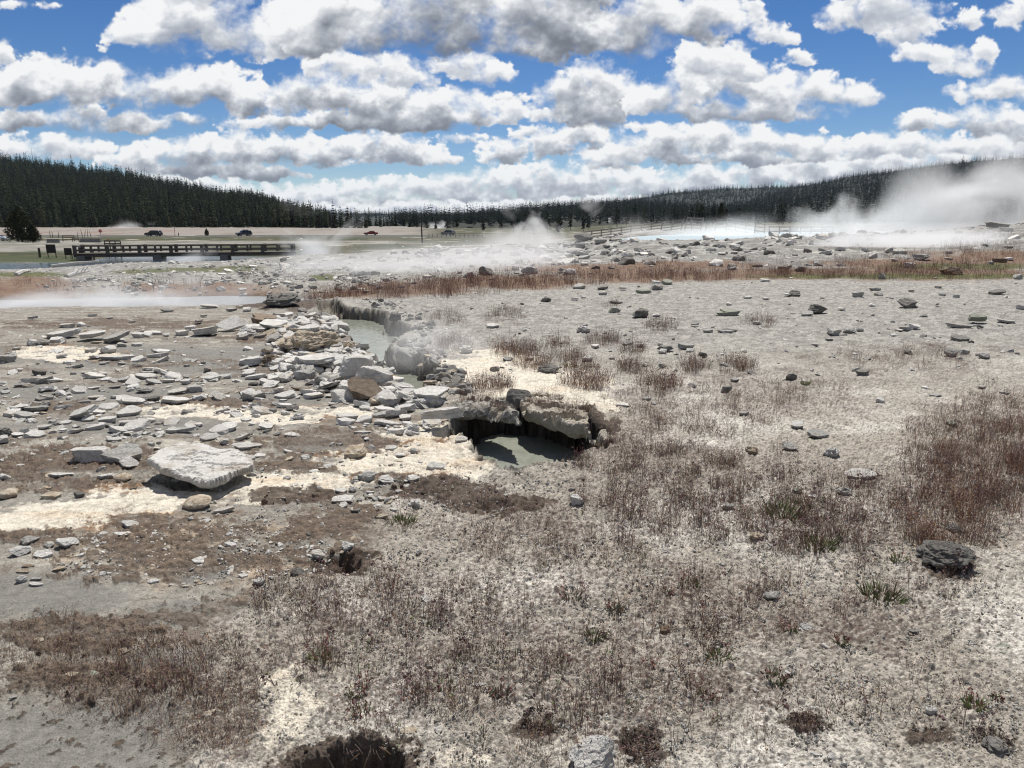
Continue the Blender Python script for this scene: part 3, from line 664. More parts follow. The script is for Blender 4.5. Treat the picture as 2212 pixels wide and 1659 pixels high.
# ---------------------------------------------------------------- rocks
M_ROCK = {
 'w': mat('white_sinter', (.80, .775, .72), .9, ((.54, .52, .48), 42, .24), 1.0, 70, rand=.12, crack=5.0),
 'g': mat('grey_sinter', (.52, .505, .465), .9, ((.29, .28, .26), 34, .22), 1.0, 60, rand=.2, crack=6.0),
 'd': mat('dark_stone', (.13, .122, .108), .9, ((.21, .20, .18), 18, .15), .9, 45, rand=.25),
 't': mat('tan_sinter', (.56, .50, .40), .9, ((.33, .25, .165), 18, .15), .9, 45, rand=.15),
 'n': mat('greenish_stone', (.34, .345, .28), .9, ((.22, .23, .185), 18, .15), .9, 45, rand=.15),
 'm': mat('mottled_crust', (.54, .52, .465), .9, ((.15, .135, .11), 26, .13), 1.0, 45, crack=5.0),
 'l': mat('pale_crust', (.58, .535, .45), .9, ((.36, .31, .24), 24, .2), 1.0, 45),
 'c': mat('sinter_crust', (.50, .455, .38), .9, ((.24, .20, .155), 20, .16), 1.0, 40, crack=4.0),
 'b': mat('brown_stone', (.15, .105, .07), .9, ((.26, .21, .16), 18, .15), .9, 45, rand=.2)}
CNAME = dict(w='white', g='grey', d='dark', t='tan', n='greenish grey', b='brown')
def n3(p, s, seed, octv=4, gain=.5):
    return (fbm(p[:, 0] * s, p[:, 1] * s, octv, seed, gain) + fbm(p[:, 1] * s + 5, p[:, 2] * s, octv, seed + 11, gain) + fbm(p[:, 2] * s, p[:, 0] * s + 9, octv, seed + 23, gain)) / 1.7
_ICO = {}
def ico(k):
    if k not in _ICO:
        bm = bmesh.new(); bmesh.ops.create_icosphere(bm, subdivisions=k, radius=1.0)
        bm.verts.ensure_lookup_table()
        _ICO[k] = (np.array([v.co[:] for v in bm.verts]), np.array([[v.index for v in f.verts] for f in bm.faces], np.int32)); bm.free()
    return _ICO[k]
def rock_mesh(dims, shape, seed, k=4, name='rock', m=None):
    """dims = half sizes x, y and z; shape: slab / block / boulder / shard / clump"""
    r = np.random.RandomState(seed); v, f = ico(k); p = v * 1.0
    def clip(p, n, d):
        n = np.array(n, float); n /= np.linalg.norm(n); q = p @ n - d
        return p - np.maximum(q, 0)[:, None] * n
    if shape == 'slab':
        p = p * 1.25; p[:, 2] *= 1.1
        top = .42 + .1 * r.rand(); bot = .42
        na = r.randint(5, 8); a0 = r.rand() * 6.28
        for rep in range(2):
            for i in range(na):
                an = a0 + i * 6.283 / na + r.uniform(-.3, .3) if rep == 0 else ang[i]
                if rep == 0:
                    if i == 0: ang = []; dd = []; tl = []
                    ang.append(an); dd.append(r.uniform(.68, 1.0)); tl.append(r.uniform(-.55, .25))
                p = clip(p, (math.cos(ang[i]), math.sin(ang[i]), tl[i]), dd[i])
            p = clip(p, (r.uniform(-.12, .12), r.uniform(-.12, .12), 1), top); p = clip(p, (r.uniform(-.15, .15), r.uniform(-.15, .15), -1), bot)
        p[:, 2] /= .46
    elif shape in ('block', 'shard'):
        p = p * 1.2
        for i in range(11 if shape == 'block' else 8):
            n = r.normal(size=3); n[2] *= .8
            p = clip(p, n, r.uniform(.6, .95))
        p = clip(p, (.1, 0, 1), .85); p = clip(p, (0, 0, -1), .7)
    elif shape == 'boulder':
        for i in range(5): p = clip(p, r.normal(size=3), r.uniform(.75, .98))
    else:
        p = p * (1 + .35 * n3(p, 1.4, seed % 97, 3))[:, None]
    ext = np.abs(p).max(0); p = p / ext
    d = np.array(dims, float); P = p * d
    s = d.max()
    nrm = v / np.linalg.norm(v, axis=1)[:, None]
    amp = dict(slab=.075, block=.09, boulder=.06, shard=.05, clump=.24)[shape]
    lay = n3(P / s * np.array([1, 1, 3.0]), 2.3, seed % 89, 5, .62)
    P = P + nrm * (lay * amp * min(s, d.min() * 2.2) * 1.5)[:, None]
    if shape in ('slab', 'block'):     # layered broken edges
        st = fbm(P[:, 2] / max(d[2], 1e-4) * 2.6 + seed, np.arctan2(P[:, 1], P[:, 0]) * 1.2, 3, seed % 71)
        side = 1 - np.abs(nrm[:, 2]) ** 2
        P[:, :2] *= (1 + .17 * st * side)[:, None]
    return mesh_np(name, P, f, [m] if m else None, False)
_VAR = {}
def variant(shape, cl, i):
    key = (shape, cl, i)
    if key not in _VAR:
        dm = dict(slab=(1, .8, .24), block=(1, .85, .6), boulder=(1, .9, .66), shard=(1, .35, .6), clump=(1, .9, .45))[shape]
        _VAR[key] = rock_mesh(dm, shape, 100 + i * 7 + hash(shape) % 1 + ord(shape[0]) * 13 + ord(shape[-1]), 4, 'rock_' + shape, M_ROCK[cl])
    return _VAR[key]
# landmark rocks carry their own label: (crop, x, y, w, h, colour, shape, extra, label)
HERO = [
 (C5,770,1330,350,190,'w','slab',{}, 'thick white slab left of the big overhanging slab, resting on a grey one'),
 (C5,1050,1330,420,210,'g','slab',{'tilt':(.30,.05)}, 'broad grey slab tilted between thick white slab and big overhanging slab'),
 (C5,1930,245,270,180,'w','slab',{'tilt':(.62,-.1),'th':.12}, 'large white slab tilted up like a table top behind the mud flat'),
 (C5,2050,1270,270,85,'w','slab',{'th':.22}, 'white wedge slab lying behind the right end of the overhanging slab'),
 (C5,980,370,230,110,'g','slab',{'tilt':(.25,.25)}, 'grey slab leaning on the row of flat slabs across the mud'),
 (C5,770,365,240,80,'w','slab',{'up':.04,'tilt':(.05,.1)}, 'long white slab with a black gap under it, in the row across mud'),
 (C5,530,350,270,70,'w','slab',{'tilt':(.1,.1)}, 'long pale slab at the left of the row lying across the mud'),
 (C5,1760,695,190,90,'w','slab',{'tilt':(.35,0)}, 'triangular white slab tilted up on the bare grey mud'),
 (C5,2070,855,115,95,'g','block',{}, 'square grey block standing on edge on the mud, left of boulder heap'),
 (C5,700,1010,240,90,'w','slab',{'tilt':(.35,.3)}, 'two-toned slab propped up over a dark hole in the middle of the mud'),
 (C5,310,960,220,80,'g','slab',{'tilt':(-.1,.05)}, 'grey slab half sunk in mud near the left edge of the photo'),
 (C5,1450,890,290,85,'w','slab',{}, 'long low white slab in the middle of the grey mud flat'),
 (CL,1090,205,175,85,'t','boulder',{}, 'rounded tan stone below the cream strip and the overhanging slab'),
 (CL,370,425,125,75,'w','block',{}, 'white square-ended stone at right of the small heap near the left edge'),
 (C6,640,520,540,150,'t','clump',{'sy':.6}, 'crusty tan ledge of sinter left of the grey channel, hollow underneath'),
 (C6,1010,710,330,250,'w','block',{}, 'left white boulder of the tall heap beside the channel'),
 (C6,1200,790,400,250,'w','block',{}, 'right white boulder of the tall heap beside the channel, the biggest there'),
 (C6,960,880,240,130,'w','block',{}, 'low front boulder of the white heap beside the channel'),
 (C6,700,690,320,150,'w','slab',{'up':.06,'tilt':(.08,0)}, 'white slab bridging a black hollow left of the boulder heap'),
 (C6,795,870,220,95,'d','slab',{'tilt':(-.25,.3)}, 'smooth dark grey slab leaning in front of the black hollow'),
 (C6,1090,930,330,140,'b','slab',{'tilt':(.35,-.35)}, 'brown edged slab leaning against the front of the boulder heap'),
 (C6,1640,960,330,140,'w','slab',{'tilt':(.15,.05),'up':.05}, 'clean white slab laid over the crack right of the boulder heap'),
 (C6,1450,680,230,130,'g','shard',{'tilt':(.1,-.55),'up':-.18}, 'grey plank-like slab leaning out of the steaming channel'),
 (C6,1750,1195,380,120,'w','slab',{'tilt':(-.08,.12),'up':.08,'th':.24}, 'pale slab propped over a black hole, left of the lens-shaped slab'),
 (C6,410,165,310,85,'d','clump',{}, 'dark lumpy mound of mud crust at the head of the channel'),
 (C6,915,365,105,85,'w','block',{}, 'white cube-like block on the left rim of the channel'),
 (C6,1030,1405,240,130,'t','block',{}, 'brownish block with a white cap on the litter, above the cream strip'),
 (C6,1680,1525,195,75,'w','slab',{'th':.3}, 'white oblong slab on the cream crust left of the open pool'),
 (C6,1120,1600,135,110,'g','boulder',{}, 'smooth grey boulder in the cluster below the cream strip'),
 (CM,245,180,145,62,'w','slab',{}, 'long white slab at the foot of the grey boulder cluster'),
 (C7,1470,1385,135,105,'w','block',{}, 'lone white topped boulder in dry stalks below the open pool'),
 (C7,985,565,230,190,'d','shard',{'tilt':(-.5,0),'up':-.11}, 'dark slab standing in the notch behind the open pool'),
 (C7,745,1000,110,75,'n','block',{'up':-.03}, 'small greenish block at the left water edge of the open pool'),
 (CM,1590,1620,320,220,'w','block',{}, 'big white rock cut off by the bottom edge of the photo'),
 (CR,1700,520,340,160,'d','clump',{'sy':.9}, 'dark weathered stump-like rock in the stalks at right'),
 (CR,1240,50,180,65,'w','slab',{}, 'pale flat slab half buried in the stalks at right'),
 (CR,1160,140,95,62,'g','clump',{}, 'knobbly grey rock below the pale half buried slab'),
 (CR,760,712,120,62,'g','block',{}, 'grey stone with a pinkish back among red stalks, lower right'),
 (CR,1635,1345,72,62,'w','boulder',{}, 'round pale stone on the bare gravel at lower right'),
 (CU,1550,25,125,55,'d','block',{}, 'large dark wedge-shaped stone on the pale gravel plain'),
 (CU,1940,115,105,48,'n','slab',{'up':.05}, 'greenish slab perched on dark stones on the gravel plain'),
 (CU,1040,55,115,60,'d','block',{}, 'dark stacked stone left of the large wedge-shaped one'),
 (CU,180,278,95,45,'d','block',{}, 'dark square block of the small cluster on the gravel plain'),
 (CU,1130,185,88,46,'g','block',{}, 'leftmost grey stone of three lying in a line on gravel'),
 (CU,1225,172,80,42,'g','block',{}, 'middle and largest of three grey stones in a line on gravel'),
 (CU,1282,168,42,30,'g','boulder',{}, 'smallest of three grey stones in a line on gravel'),
 (CU,1120,862,95,72,'w','clump',{}, 'white lumpy skull-like rock in the dry stalks'),
 (CU,1040,757,125,60,'g','slab',{'tilt':(.2,0)}, 'smooth grey stone above the white lumpy rock'),
 (CU,880,832,105,55,'g','slab',{'tilt':(.3,-.1)}, 'pointed grey stone left of the white lumpy rock'),
 (CU,890,437,75,45,'d','shard',{}, 'dark pointed stone standing above the dry stalks'),
 (CU,525,508,68,50,'d','block',{}, 'dark blocky stone in brown stalks above the pool'),
 (C4,1660,1050,165,65,'b','block',{}, 'brown boulder sitting in the red grass band at right'),
 (C4,1130,1088,62,55,'g','shard',{}, 'small grey pillar stone standing in the grass band'),
 (C4,1420,950,135,52,'g','block',{}, 'striped grey rock above the brown boulder'),
 (C4,500,1035,92,46,'d','block',{}, 'dark round rock at the left end of the green grass band'),
 (C4,2000,703,190,50,'g','slab',{'th':.3}, 'broad flat rock on the skyline at the far right'),
 (C3,860,532,145,52,'d','boulder',{}, 'dark humped boulder left of the turquoise spring'),
 (C3,987,548,92,46,'g','boulder',{}, 'grey boulder between the dark humped one and the spring'),
 (C3,1605,518,62,30,'g','boulder',{}, 'rounded boulder on the near shore of the turquoise spring'),
 (C3,800,630,135,36,'g','boulder',{}, 'larger of two grey humps in the rubble field below spring'),
 (C3,740,655,92,35,'g','boulder',{}, 'smaller of two grey humps in the rubble field below spring'),
 (C3,765,775,102,52,'w','clump',{}, 'bright white lumpy rock in the grey rubble field'),
 (C3,680,715,92,30,'w','block',{}, 'flat white rock above the bright lumpy one'),
 (C3,830,885,102,40,'g','block',{}, 'grey rock at the lower edge of the red grass'),
 (C3,1310,912,130,60,'n','slab',{'tilt':(.15,.1)}, 'big greenish slab of the small pile below the red grass'),
 (C3,1270,1092,140,62,'d','block',{}, 'dark jagged rock on the pale gravel plain'),
 (C3,1920,1082,180,46,'n','slab',{'tilt':(.1,.05)}, 'pale greenish broken slab on the gravel plain'),
]
MINOR = {'C5': [
 (940,1210,170,60,'w'),(1085,1410,205,110,'w','block'),(2035,1392,180,110,'w'),(1912,1432,90,130,'g','shard'),(890,1520,165,72,'w'),(1025,1535,150,80,'t','boulder'),(510,1510,210,45,'w'),
 (330,1178,125,52,'w'),(150,1172,110,42,'w'),(20,1215,110,80,'w','block'),(45,1148,115,90,'d','clump'),(530,1130,68,65,'d','block'),(165,950,180,70,'w'),(360,1118,170,30,'w'),(418,1105,60,30,'w'),
 (900,1050,170,80,'w'),(880,1095,185,42,'d'),(1045,1070,112,62,'w'),(740,1042,120,50,'w'),(800,985,175,50,'w'),(1520,1140,205,50,'g'),(1650,1090,90,50,'d','block'),(1850,1120,205,90,'g'),(1250,1052,92,50,'w'),(1400,1060,112,50,'w'),
 (1100,900,235,60,'w'),(1185,885,92,60,'g','block'),(1282,875,112,60,'d'),(1490,815,195,52,'w'),(1630,790,150,85,'g'),(1700,852,82,40,'g'),(1880,690,100,50,'w'),(1720,635,82,52,'w','block'),(1550,735,105,52,'w'),(1540,690,60,42,'w'),
 (2090,572,185,100,'w'),(2060,655,145,62,'w'),(2130,690,170,50,'w'),(2100,742,85,42,'d','boulder'),(1030,720,122,42,'g'),(880,715,100,30,'w'),(1215,692,172,50,'w'),(1220,660,112,42,'w'),(1290,707,72,30,'w'),(1240,627,142,32,'w'),(850,667,92,42,'w'),(610,667,62,26,'w'),(690,655,42,30,'w'),
 (440,722,165,50,'w'),(170,762,92,40,'g'),(30,742,82,62,'g','block'),(230,770,82,26,'w'),(330,657,112,62,'d'),(160,632,72,42,'d'),(510,805,132,42,'d'),(400,840,112,42,'d'),(670,795,52,26,'w'),(780,785,112,30,'w'),(850,800,62,26,'w'),
 (960,777,112,30,'g'),(1080,805,72,20,'w'),(1210,808,145,52,'g','clump'),(800,862,145,42,'w'),(960,857,92,42,'w'),(700,902,132,36,'g'),(760,472,112,60,'w'),(900,470,165,82,'w','block'),(1340,482,142,46,'w'),(1280,460,52,40,'d'),
 (980,542,285,42,'w'),(870,582,112,30,'g'),(1290,525,222,26,'w'),(520,522,92,42,'g'),(480,387,122,52,'w'),(380,412,122,62,'g','block'),(270,412,102,62,'w','block'),(330,442,62,30,'w'),(1010,427,92,42,'g'),(800,407,92,26,'t'),(1150,352,112,52,'w'),(1270,330,155,42,'w'),(1380,342,72,42,'w'),(1150,422,112,42,'w'),
 (570,267,135,52,'w'),(680,262,82,36,'g'),(735,270,32,26,'d'),(1520,327,132,62,'w'),(1580,287,102,52,'w'),(1700,322,245,90,'w'),(2060,332,152,72,'g','clump'),(2140,302,122,62,'w'),(2010,352,112,72,'w'),(2145,225,152,60,'b'),(2160,357,112,42,'g'),
 (1650,230,82,62,'d','block'),(1690,182,72,42,'d','clump'),(270,202,78,32,'g'),(920,207,72,22,'w'),(1095,237,54,24,'w'),(1390,142,112,36,'g','boulder'),(1740,112,172,30,'w'),(1925,132,92,42,'d','clump'),(2000,107,42,30,'d','boulder'),(2050,142,82,26,'w'),(770,182,82,32,'d','clump'),(140,457,72,46,'b','clump'),(60,540,150,90,'g'),
 (100,1642,112,52,'t','boulder'),(400,1612,102,32,'t'),(2090,1492,92,62,'g','boulder'),(1985,1472,105,32,'w'),(2150,1347,112,42,'w'),(1860,1232,82,62,'g','block')],
 'C6': [
 (250,290,245,62,'b'),(350,352,235,82,'w'),(190,372,182,82,'w'),(110,392,122,90,'w','block'),(90,452,92,50,'g'),(640,380,195,72,'w'),(790,342,132,62,'w'),(500,342,122,42,'w'),(700,437,115,56,'t'),(830,440,95,50,'n'),(560,302,122,42,'w'),(570,228,82,50,'d','block'),(380,262,112,42,'w'),
 (845,570,165,82,'w'),(960,520,100,82,'t','clump'),(150,645,182,92,'w'),(310,642,132,112,'b','clump'),(440,622,102,52,'w'),(570,652,182,90,'w'),(870,642,205,92,'w'),(130,752,132,62,'w'),(180,782,205,42,'w'),(360,782,172,62,'w'),(430,792,112,72,'w'),(170,832,92,42,'d','boulder'),(295,847,132,42,'w'),(550,882,152,32,'b'),(820,932,112,42,'w'),(720,912,92,42,'w'),
 (1450,852,155,42,'g'),(1440,912,162,72,'b'),(1430,1032,182,102,'w'),(1260,1052,205,62,'w'),(1090,1040,112,42,'w'),(1230,1092,205,62,'g'),(940,1108,215,82,'w'),(1430,1112,122,62,'w'),(1270,1170,245,42,'w'),(1500,1202,112,102,'w','clump'),(1060,1242,172,34,'w'),(490,1257,132,52,'w'),(270,1192,132,62,'w'),(100,1132,112,32,'w'),(540,1112,132,62,'w','clump'),(430,1082,92,32,'w'),(320,1062,92,42,'w'),
 (1890,1305,112,52,'w'),(1170,1432,62,42,'w'),(1300,1372,122,52,'w'),(1380,1422,102,42,'w'),(1110,1290,66,52,'d','block'),(1430,1350,52,26,'n'),(1500,1392,92,62,'w'),(1280,1622,162,72,'w'),(1020,1602,82,112,'w'),(1490,1622,112,62,'w'),
 (1340,340,112,82,'d','block'),(1450,490,90,50,'g','clump'),(1520,540,80,50,'g','clump'),(1600,470,90,60,'g'),(1720,720,90,80,'d','clump'),(1630,820,140,50,'t'),(1620,890,110,50,'w'),(1930,550,120,80,'w','clump'),(740,470,90,40,'g')],
 'CL': [
 (1225,247,150,32,'w'),(1055,292,48,32,'t','boulder'),(1130,302,82,36,'w'),(680,372,132,42,'w'),(570,367,52,30,'w'),(720,322,102,52,'w'),(160,412,122,62,'g','block'),(110,477,132,62,'w','block'),(240,487,122,50,'w'),(270,432,62,42,'w','block'),(440,489,72,22,'w'),(330,562,82,30,'t'),(130,577,92,26,'t'),(120,622,62,52,'w','block'),(200,647,102,32,'w'),(200,620,82,22,'g'),(160,547,82,22,'b'),(50,152,112,62,'t','boulder'),(290,162,112,52,'t'),(440,152,62,52,'d'),
 (920,457,52,22,'w'),(1020,442,54,32,'w'),(1640,582,92,52,'d','block'),(1300,737,42,36,'t','block'),(680,1022,82,42,'t'),(400,1142,82,36,'t'),(510,1147,92,46,'n'),(80,1267,46,46,'w','block'),(210,962,72,42,'t'),(1155,1362,82,50,'t'),(1340,600,62,36,'w'),(1430,632,82,54,'w'),(1270,430,80,50,'w'),(1100,520,90,40,'w'),(850,630,80,30,'w'),(960,520,60,30,'w')],
 'CM': [
 (225,130,82,42,'w'),(290,122,52,42,'t'),(480,77,102,42,'w'),(625,67,72,36,'w'),(370,52,112,72,'g'),(640,207,66,52,'w','block'),(450,277,92,32,'t'),(705,732,105,56,'w'),(690,852,52,26,'w'),(680,820,42,18,'w'),(600,1452,112,52,'t'),(755,1392,54,42,'t'),(990,1202,92,30,'w'),(265,442,82,62,'w','block'),(100,490,90,60,'w','block'),(120,320,42,18,'w'),(110,125,60,30,'w'),(1500,130,50,22,'w')],
 'CR': [
 (520,217,72,50,'g'),(680,387,95,52,'t','block'),(1760,347,92,42,'d','clump'),(1900,1432,54,42,'w','block'),(2030,992,92,36,'n'),(2050,1027,82,30,'n'),(1545,902,72,30,'d'),(905,137,62,42,'n','block'),(985,162,62,30,'w'),(1530,1282,42,22,'d'),(950,892,82,42,'g','clump'),(1990,1562,172,72,'d','clump'),(890,1112,34,20,'w'),(630,1142,42,22,'g'),(1260,265,50,24,'g'),(175,900,70,36,'b','clump')],
 'CU': [
 (980,82,72,24,'g'),(530,72,125,38,'n'),(40,77,85,60,'d','block'),(130,82,54,32,'d'),(1840,147,155,32,'g'),(1110,222,46,22,'g'),(2110,122,102,26,'g'),(1540,162,92,36,'g'),(1840,222,102,32,'d'),(290,262,112,52,'g'),(320,287,52,24,'g'),(150,247,34,26,'g'),(40,252,52,42,'w','block'),(1030,252,42,26,'g','block'),(1795,302,72,56,'g','block'),(1870,300,62,26,'w'),(1980,317,62,36,'g'),(570,452,62,30,'w'),(330,487,52,24,'n'),(1295,412,82,42,'d'),(1400,567,62,42,'t'),(2095,527,62,22,'d'),(1970,492,44,28,'w','block'),(930,712,92,50,'w'),(1170,912,42,26,'n'),(670,852,84,62,'t','clump'),(625,642,62,28,'w'),(1800,702,64,36,'n'),(520,177,102,26,'g'),(2190,42,54,28,'d','block'),(1350,32,42,16,'d'),(70,557,54,28,'d'),(115,582,34,22,'d'),(1650,500,60,20,'g'),(1705,540,80,22,'g'),(420,175,60,24,'g'),(700,128,60,24,'n'),(1590,155,70,30,'w'),(1500,170,50,24,'g')],
 'C7': [
 (100,1417,88,66,'w','block'),(115,1212,112,56,'w'),(880,1342,54,26,'w'),(1550,212,98,56,'w','block'),(790,297,92,50,'g'),(1080,207,82,52,'d'),(900,217,102,30,'g'),(1230,302,185,72,'d','clump'),(1620,107,92,46,'d'),(1890,87,112,36,'g'),(1990,97,84,50,'w','block'),(1840,592,132,42,'w'),(2040,542,84,36,'d'),(2110,582,44,40,'g','boulder'),(2165,87,44,36,'g'),(2180,152,84,42,'d','block'),(560,430,110,80,'g','clump'),(820,1075,170,40,'w')],
 'C3': [
 (1085,545,62,30,'g','boulder'),(1030,592,74,28,'g'),(1035,630,84,36,'g','boulder'),(1550,577,62,30,'d','block'),(1660,567,62,36,'d','block'),(590,982,92,42,'d','block'),(800,977,62,32,'g'),(860,960,52,22,'d'),(1000,897,92,32,'d'),(1400,892,92,46,'g','block'),(1480,857,84,32,'n'),(1395,852,74,32,'n'),(1000,937,72,26,'n'),(1150,897,72,36,'n'),(1100,1002,102,22,'d'),(1085,1057,92,52,'n','block'),(1410,1092,52,42,'d'),(860,1200,112,62,'w','clump'),(2070,964,64,26,'d'),(1935,1012,52,28,'d'),(410,1007,44,22,'g'),(190,1177,100,36,'w'),(1680,1162,62,42,'n'),(1930,1207,122,32,'d'),(870,720,70,24,'w'),(1880,640,70,34,'d'),(1970,632,70,30,'d')],
 'C4': [
 (390,1022,112,28,'g'),(1060,942,84,26,'w'),(1180,897,84,36,'w'),(1260,907,102,36,'g'),(1320,947,54,32,'w'),(1225,967,62,26,'w'),(1335,1012,84,32,'w'),(810,1002,62,26,'w'),(640,1002,84,26,'w'),(2160,1097,84,36,'g'),(1915,857,62,22,'w'),(2095,867,64,36,'g'),(2080,737,112,32,'w'),(1640,912,74,18,'w'),(2030,967,102,42,'b'),(1960,987,54,24,'d'),(460,1217,92,62,'d','block'),(405,1227,64,42,'d'),(235,1122,84,26,'w'),(940,1227,92,52,'g'),(1080,1187,92,32,'g'),(1100,1227,72,22,'g'),(105,1247,72,22,'g'),(245,1257,62,22,'g'),(1585,1227,72,24,'d'),(1700,1242,56,26,'d'),(1350,1197,54,32,'d'),(1560,1172,72,22,'w'),(2010,1217,132,32,'d'),(820,1342,84,22,'g'),(1640,955,60,20,'w'),(2100,960,80,24,'w'),(640,760,120,24,'g'),(430,760,120,34,'g'),(320,770,110,24,'g')]}
def place_rock(f, x, y, w, h, cl, shape='slab', ex=None, uniq=False, seed=0):
    ex = ex or {}; r = np.random.RandomState(seed)
    _, k = f(0, 0), None
    u0, v0 = f(x - w / 2, y); u1, v1 = f(x + w / 2, y); ub, vb = f(x, y + h * .42); wpx = u1 - u0; hpx = abs(f(x, y + h / 2)[1] - f(x, y - h / 2)[1])
    px, py, pz = hit((u0 + u1) / 2, vb)
    dist = math.sqrt(px * px + py * py + (EYE - pz) ** 2)
    Wd = wpx * py / 1533.0 / (CP + SP * (829.5 - vb) / 1533.0) if False else wpx * py / 1533.0
    th = math.atan2(EYE - pz, math.hypot(px, py)); Hd = hpx * py / 1533.0
    st, ct = math.sin(th), math.cos(th)
    if shape in ('slab',):
        Ln = Wd * r.uniform(.6, .9); T = (Hd - Ln * st) / ct
        tmin = ex.get('th', .2) * Wd * .8
        if T < tmin: T = tmin; Ln = max((Hd - T * ct) / max(st, .03), Wd * .35)
        if T > .42 * Wd and 'tilt' not in ex: T = min(T, .55 * Wd)
        if 'tilt' in ex: T = max(ex.get('th', .2) * Wd, .02)
    elif shape == 'shard': Ln = Wd * .4; T = Hd / ct
    else:
        Ln = Wd * ex.get('sy', .85); T = max((Hd - .5 * Ln * st) / ct, .3 * Wd)
    Ln = min(Ln, Wd * 1.3)
    cyy = py + Ln * .42; cxx = px / py * cyy
    g0 = gz(cxx, cyy); t0 = ex.get('tilt', (r.uniform(-.08, .26), r.uniform(-.16, .16)))
    big = wpx > 26
    if uniq or big:
        me = rock_mesh((Wd / 2, Ln / 2, T / 2), shape, seed, 5 if wpx > 90 else 4, 'rock', M_ROCK[cl]); scl = (1, 1, 1)
    else:
        me = variant(shape, cl, seed % 11); d = np.array([v.co[:] for v in me.vertices]); e = (d.max(0) - d.min(0)) / 2
        scl = (Wd / 2 / e[0], Ln / 2 / e[1], T / 2 / e[2])
    rz = r.uniform(-.25, .25) if (uniq or big) else r.uniform(-.3, .3)
    lift = T * .27 + ex.get('up', 0.0) + abs(t0[0]) * Ln * .36 + abs(t0[1]) * Wd * .3
    o = obj('rock', me, None, (cxx, cyy, g0 + lift), (t0[0], -t0[1], rz), scl)
    o['category'] = 'rock'; o['u'] = (u0 + u1) / 2; o['v'] = (v0 + vb) / 2; o['wpx'] = wpx; o['W'] = Wd
    return o
def crust_slab(poly, top, th, name, m, tilt=(0, 0), cell=.013, amp=.02, seed=3, edge=.06, rag=.035):
    """broken plate with the given outline (world x, y), gently uneven on top, layered at the rim"""
    q = np.array(poly); c = q.mean(0)
    xs = np.arange(q[:, 0].min() - .03, q[:, 0].max() + .03, cell); ys = np.arange(q[:, 1].min() - .03, q[:, 1].max() + .03, cell)
    A, B = np.meshgrid(xs, ys); a, b = A.ravel(), B.ravel()
    sd = sdf_poly(a, b, poly) + rag * fbm(a * 7, b * 7, 4, seed, .6) + .012 * fbm(a * 30, b * 30, 2, seed + 2)
    pl = top + tilt[0] * (a - c[0]) + tilt[1] * (b - c[1])
    d = np.clip(-sd / edge, 0, 1); prof = np.sqrt(np.clip(1 - (1 - d) ** 2, 0, 1))
    n1 = fbm(a * 5, b * 5, 5, seed + 7, .6); n2 = fbm(a * 22, b * 22, 3, seed + 9)
    ly_ = fbm(a * 2.6 + seed, b * 3.4, 5, seed + 3, .6); zt = pl - th * .45 * (1 - prof) + amp * .8 * n1 + .3 * amp * n2 - amp * 1.1 * (sstep(.02, .06, ly_) + sstep(.2, .24, ly_))
    zb = pl - th * (.45 + .55 * np.clip(-sd / (edge * 2.2), 0, 1) ** .6) + amp * 1.2 * fbm(a * 6 + 4, b * 6, 4, seed + 12)
    zb = np.minimum(zb, zt - .004)
    ins = (sd < 0).reshape(A.shape); idx = np.arange(A.size).reshape(A.shape)
    cellin = ins[:-1, :-1] & ins[1:, :-1] & ins[:-1, 1:] & ins[1:, 1:]
    ii, jj = np.nonzero(cellin)
    qd = np.stack([idx[ii, jj], idx[ii, jj + 1], idx[ii + 1, jj + 1], idx[ii + 1, jj]], 1)
    n = A.size
    from collections import Counter
    e = np.concatenate([qd[:, [0, 1]], qd[:, [1, 2]], qd[:, [2, 3]], qd[:, [3, 0]]]); key = e.min(1).astype(np.int64) * n + e.max(1)
    un, inv, cnt = np.unique(key, return_inverse=True, return_counts=True); be = e[cnt[inv] == 1]
    side = np.stack([be[:, 1], be[:, 0], be[:, 0] + n, be[:, 1] + n], 1)
    F = np.concatenate([qd, qd[:, ::-1] + n, side]); V = np.concatenate([np.stack([a, b, zt], 1), np.stack([a, b, zb], 1)])
    us = np.unique(F); mp = np.full(2 * n, -1); mp[us] = np.arange(len(us))
    o = obj(name, mesh_np(name, V[us], mp[F].astype(np.int32), [m], False)); o['category'] = 'rock'
    u_, v_ = to_px(c[0], c[1], top); o['u'] = float(u_); o['v'] = float(v_); o['wpx'] = 120.0
    return o
ROCKS = []
_seed = 500
for f, x, y, w, h, cl, shp, ex, lab in HERO:
    _seed += 13
    o = place_rock(f, x, y, w, h, cl, shp, ex, True, _seed); o['label'] = lab; o['hero'] = 1; ROCKS.append(o)
for nm, lst in MINOR.items():
    f = globals()[nm]
    for t in lst:
        _seed += 7
        ROCKS.append(place_rock(f, *t[:5], t[5] if len(t) > 5 else 'slab', {}, False, _seed)); ROCKS[-1]['cl'] = t[4]; ROCKS[-1]['shp'] = t[5] if len(t) > 5 else 'slab'
# the 300 rocks that show largest stay things; smaller ones join the uncounted rubble
ROCKS.sort(key=lambda o: (0 if o.get('hero') else 1, -o['wpx']))
RUBBLE = ROCKS[293:]; ROCKS = ROCKS[:293]
def lift_poly(pts, f, z): return world_poly(pts, f, z)
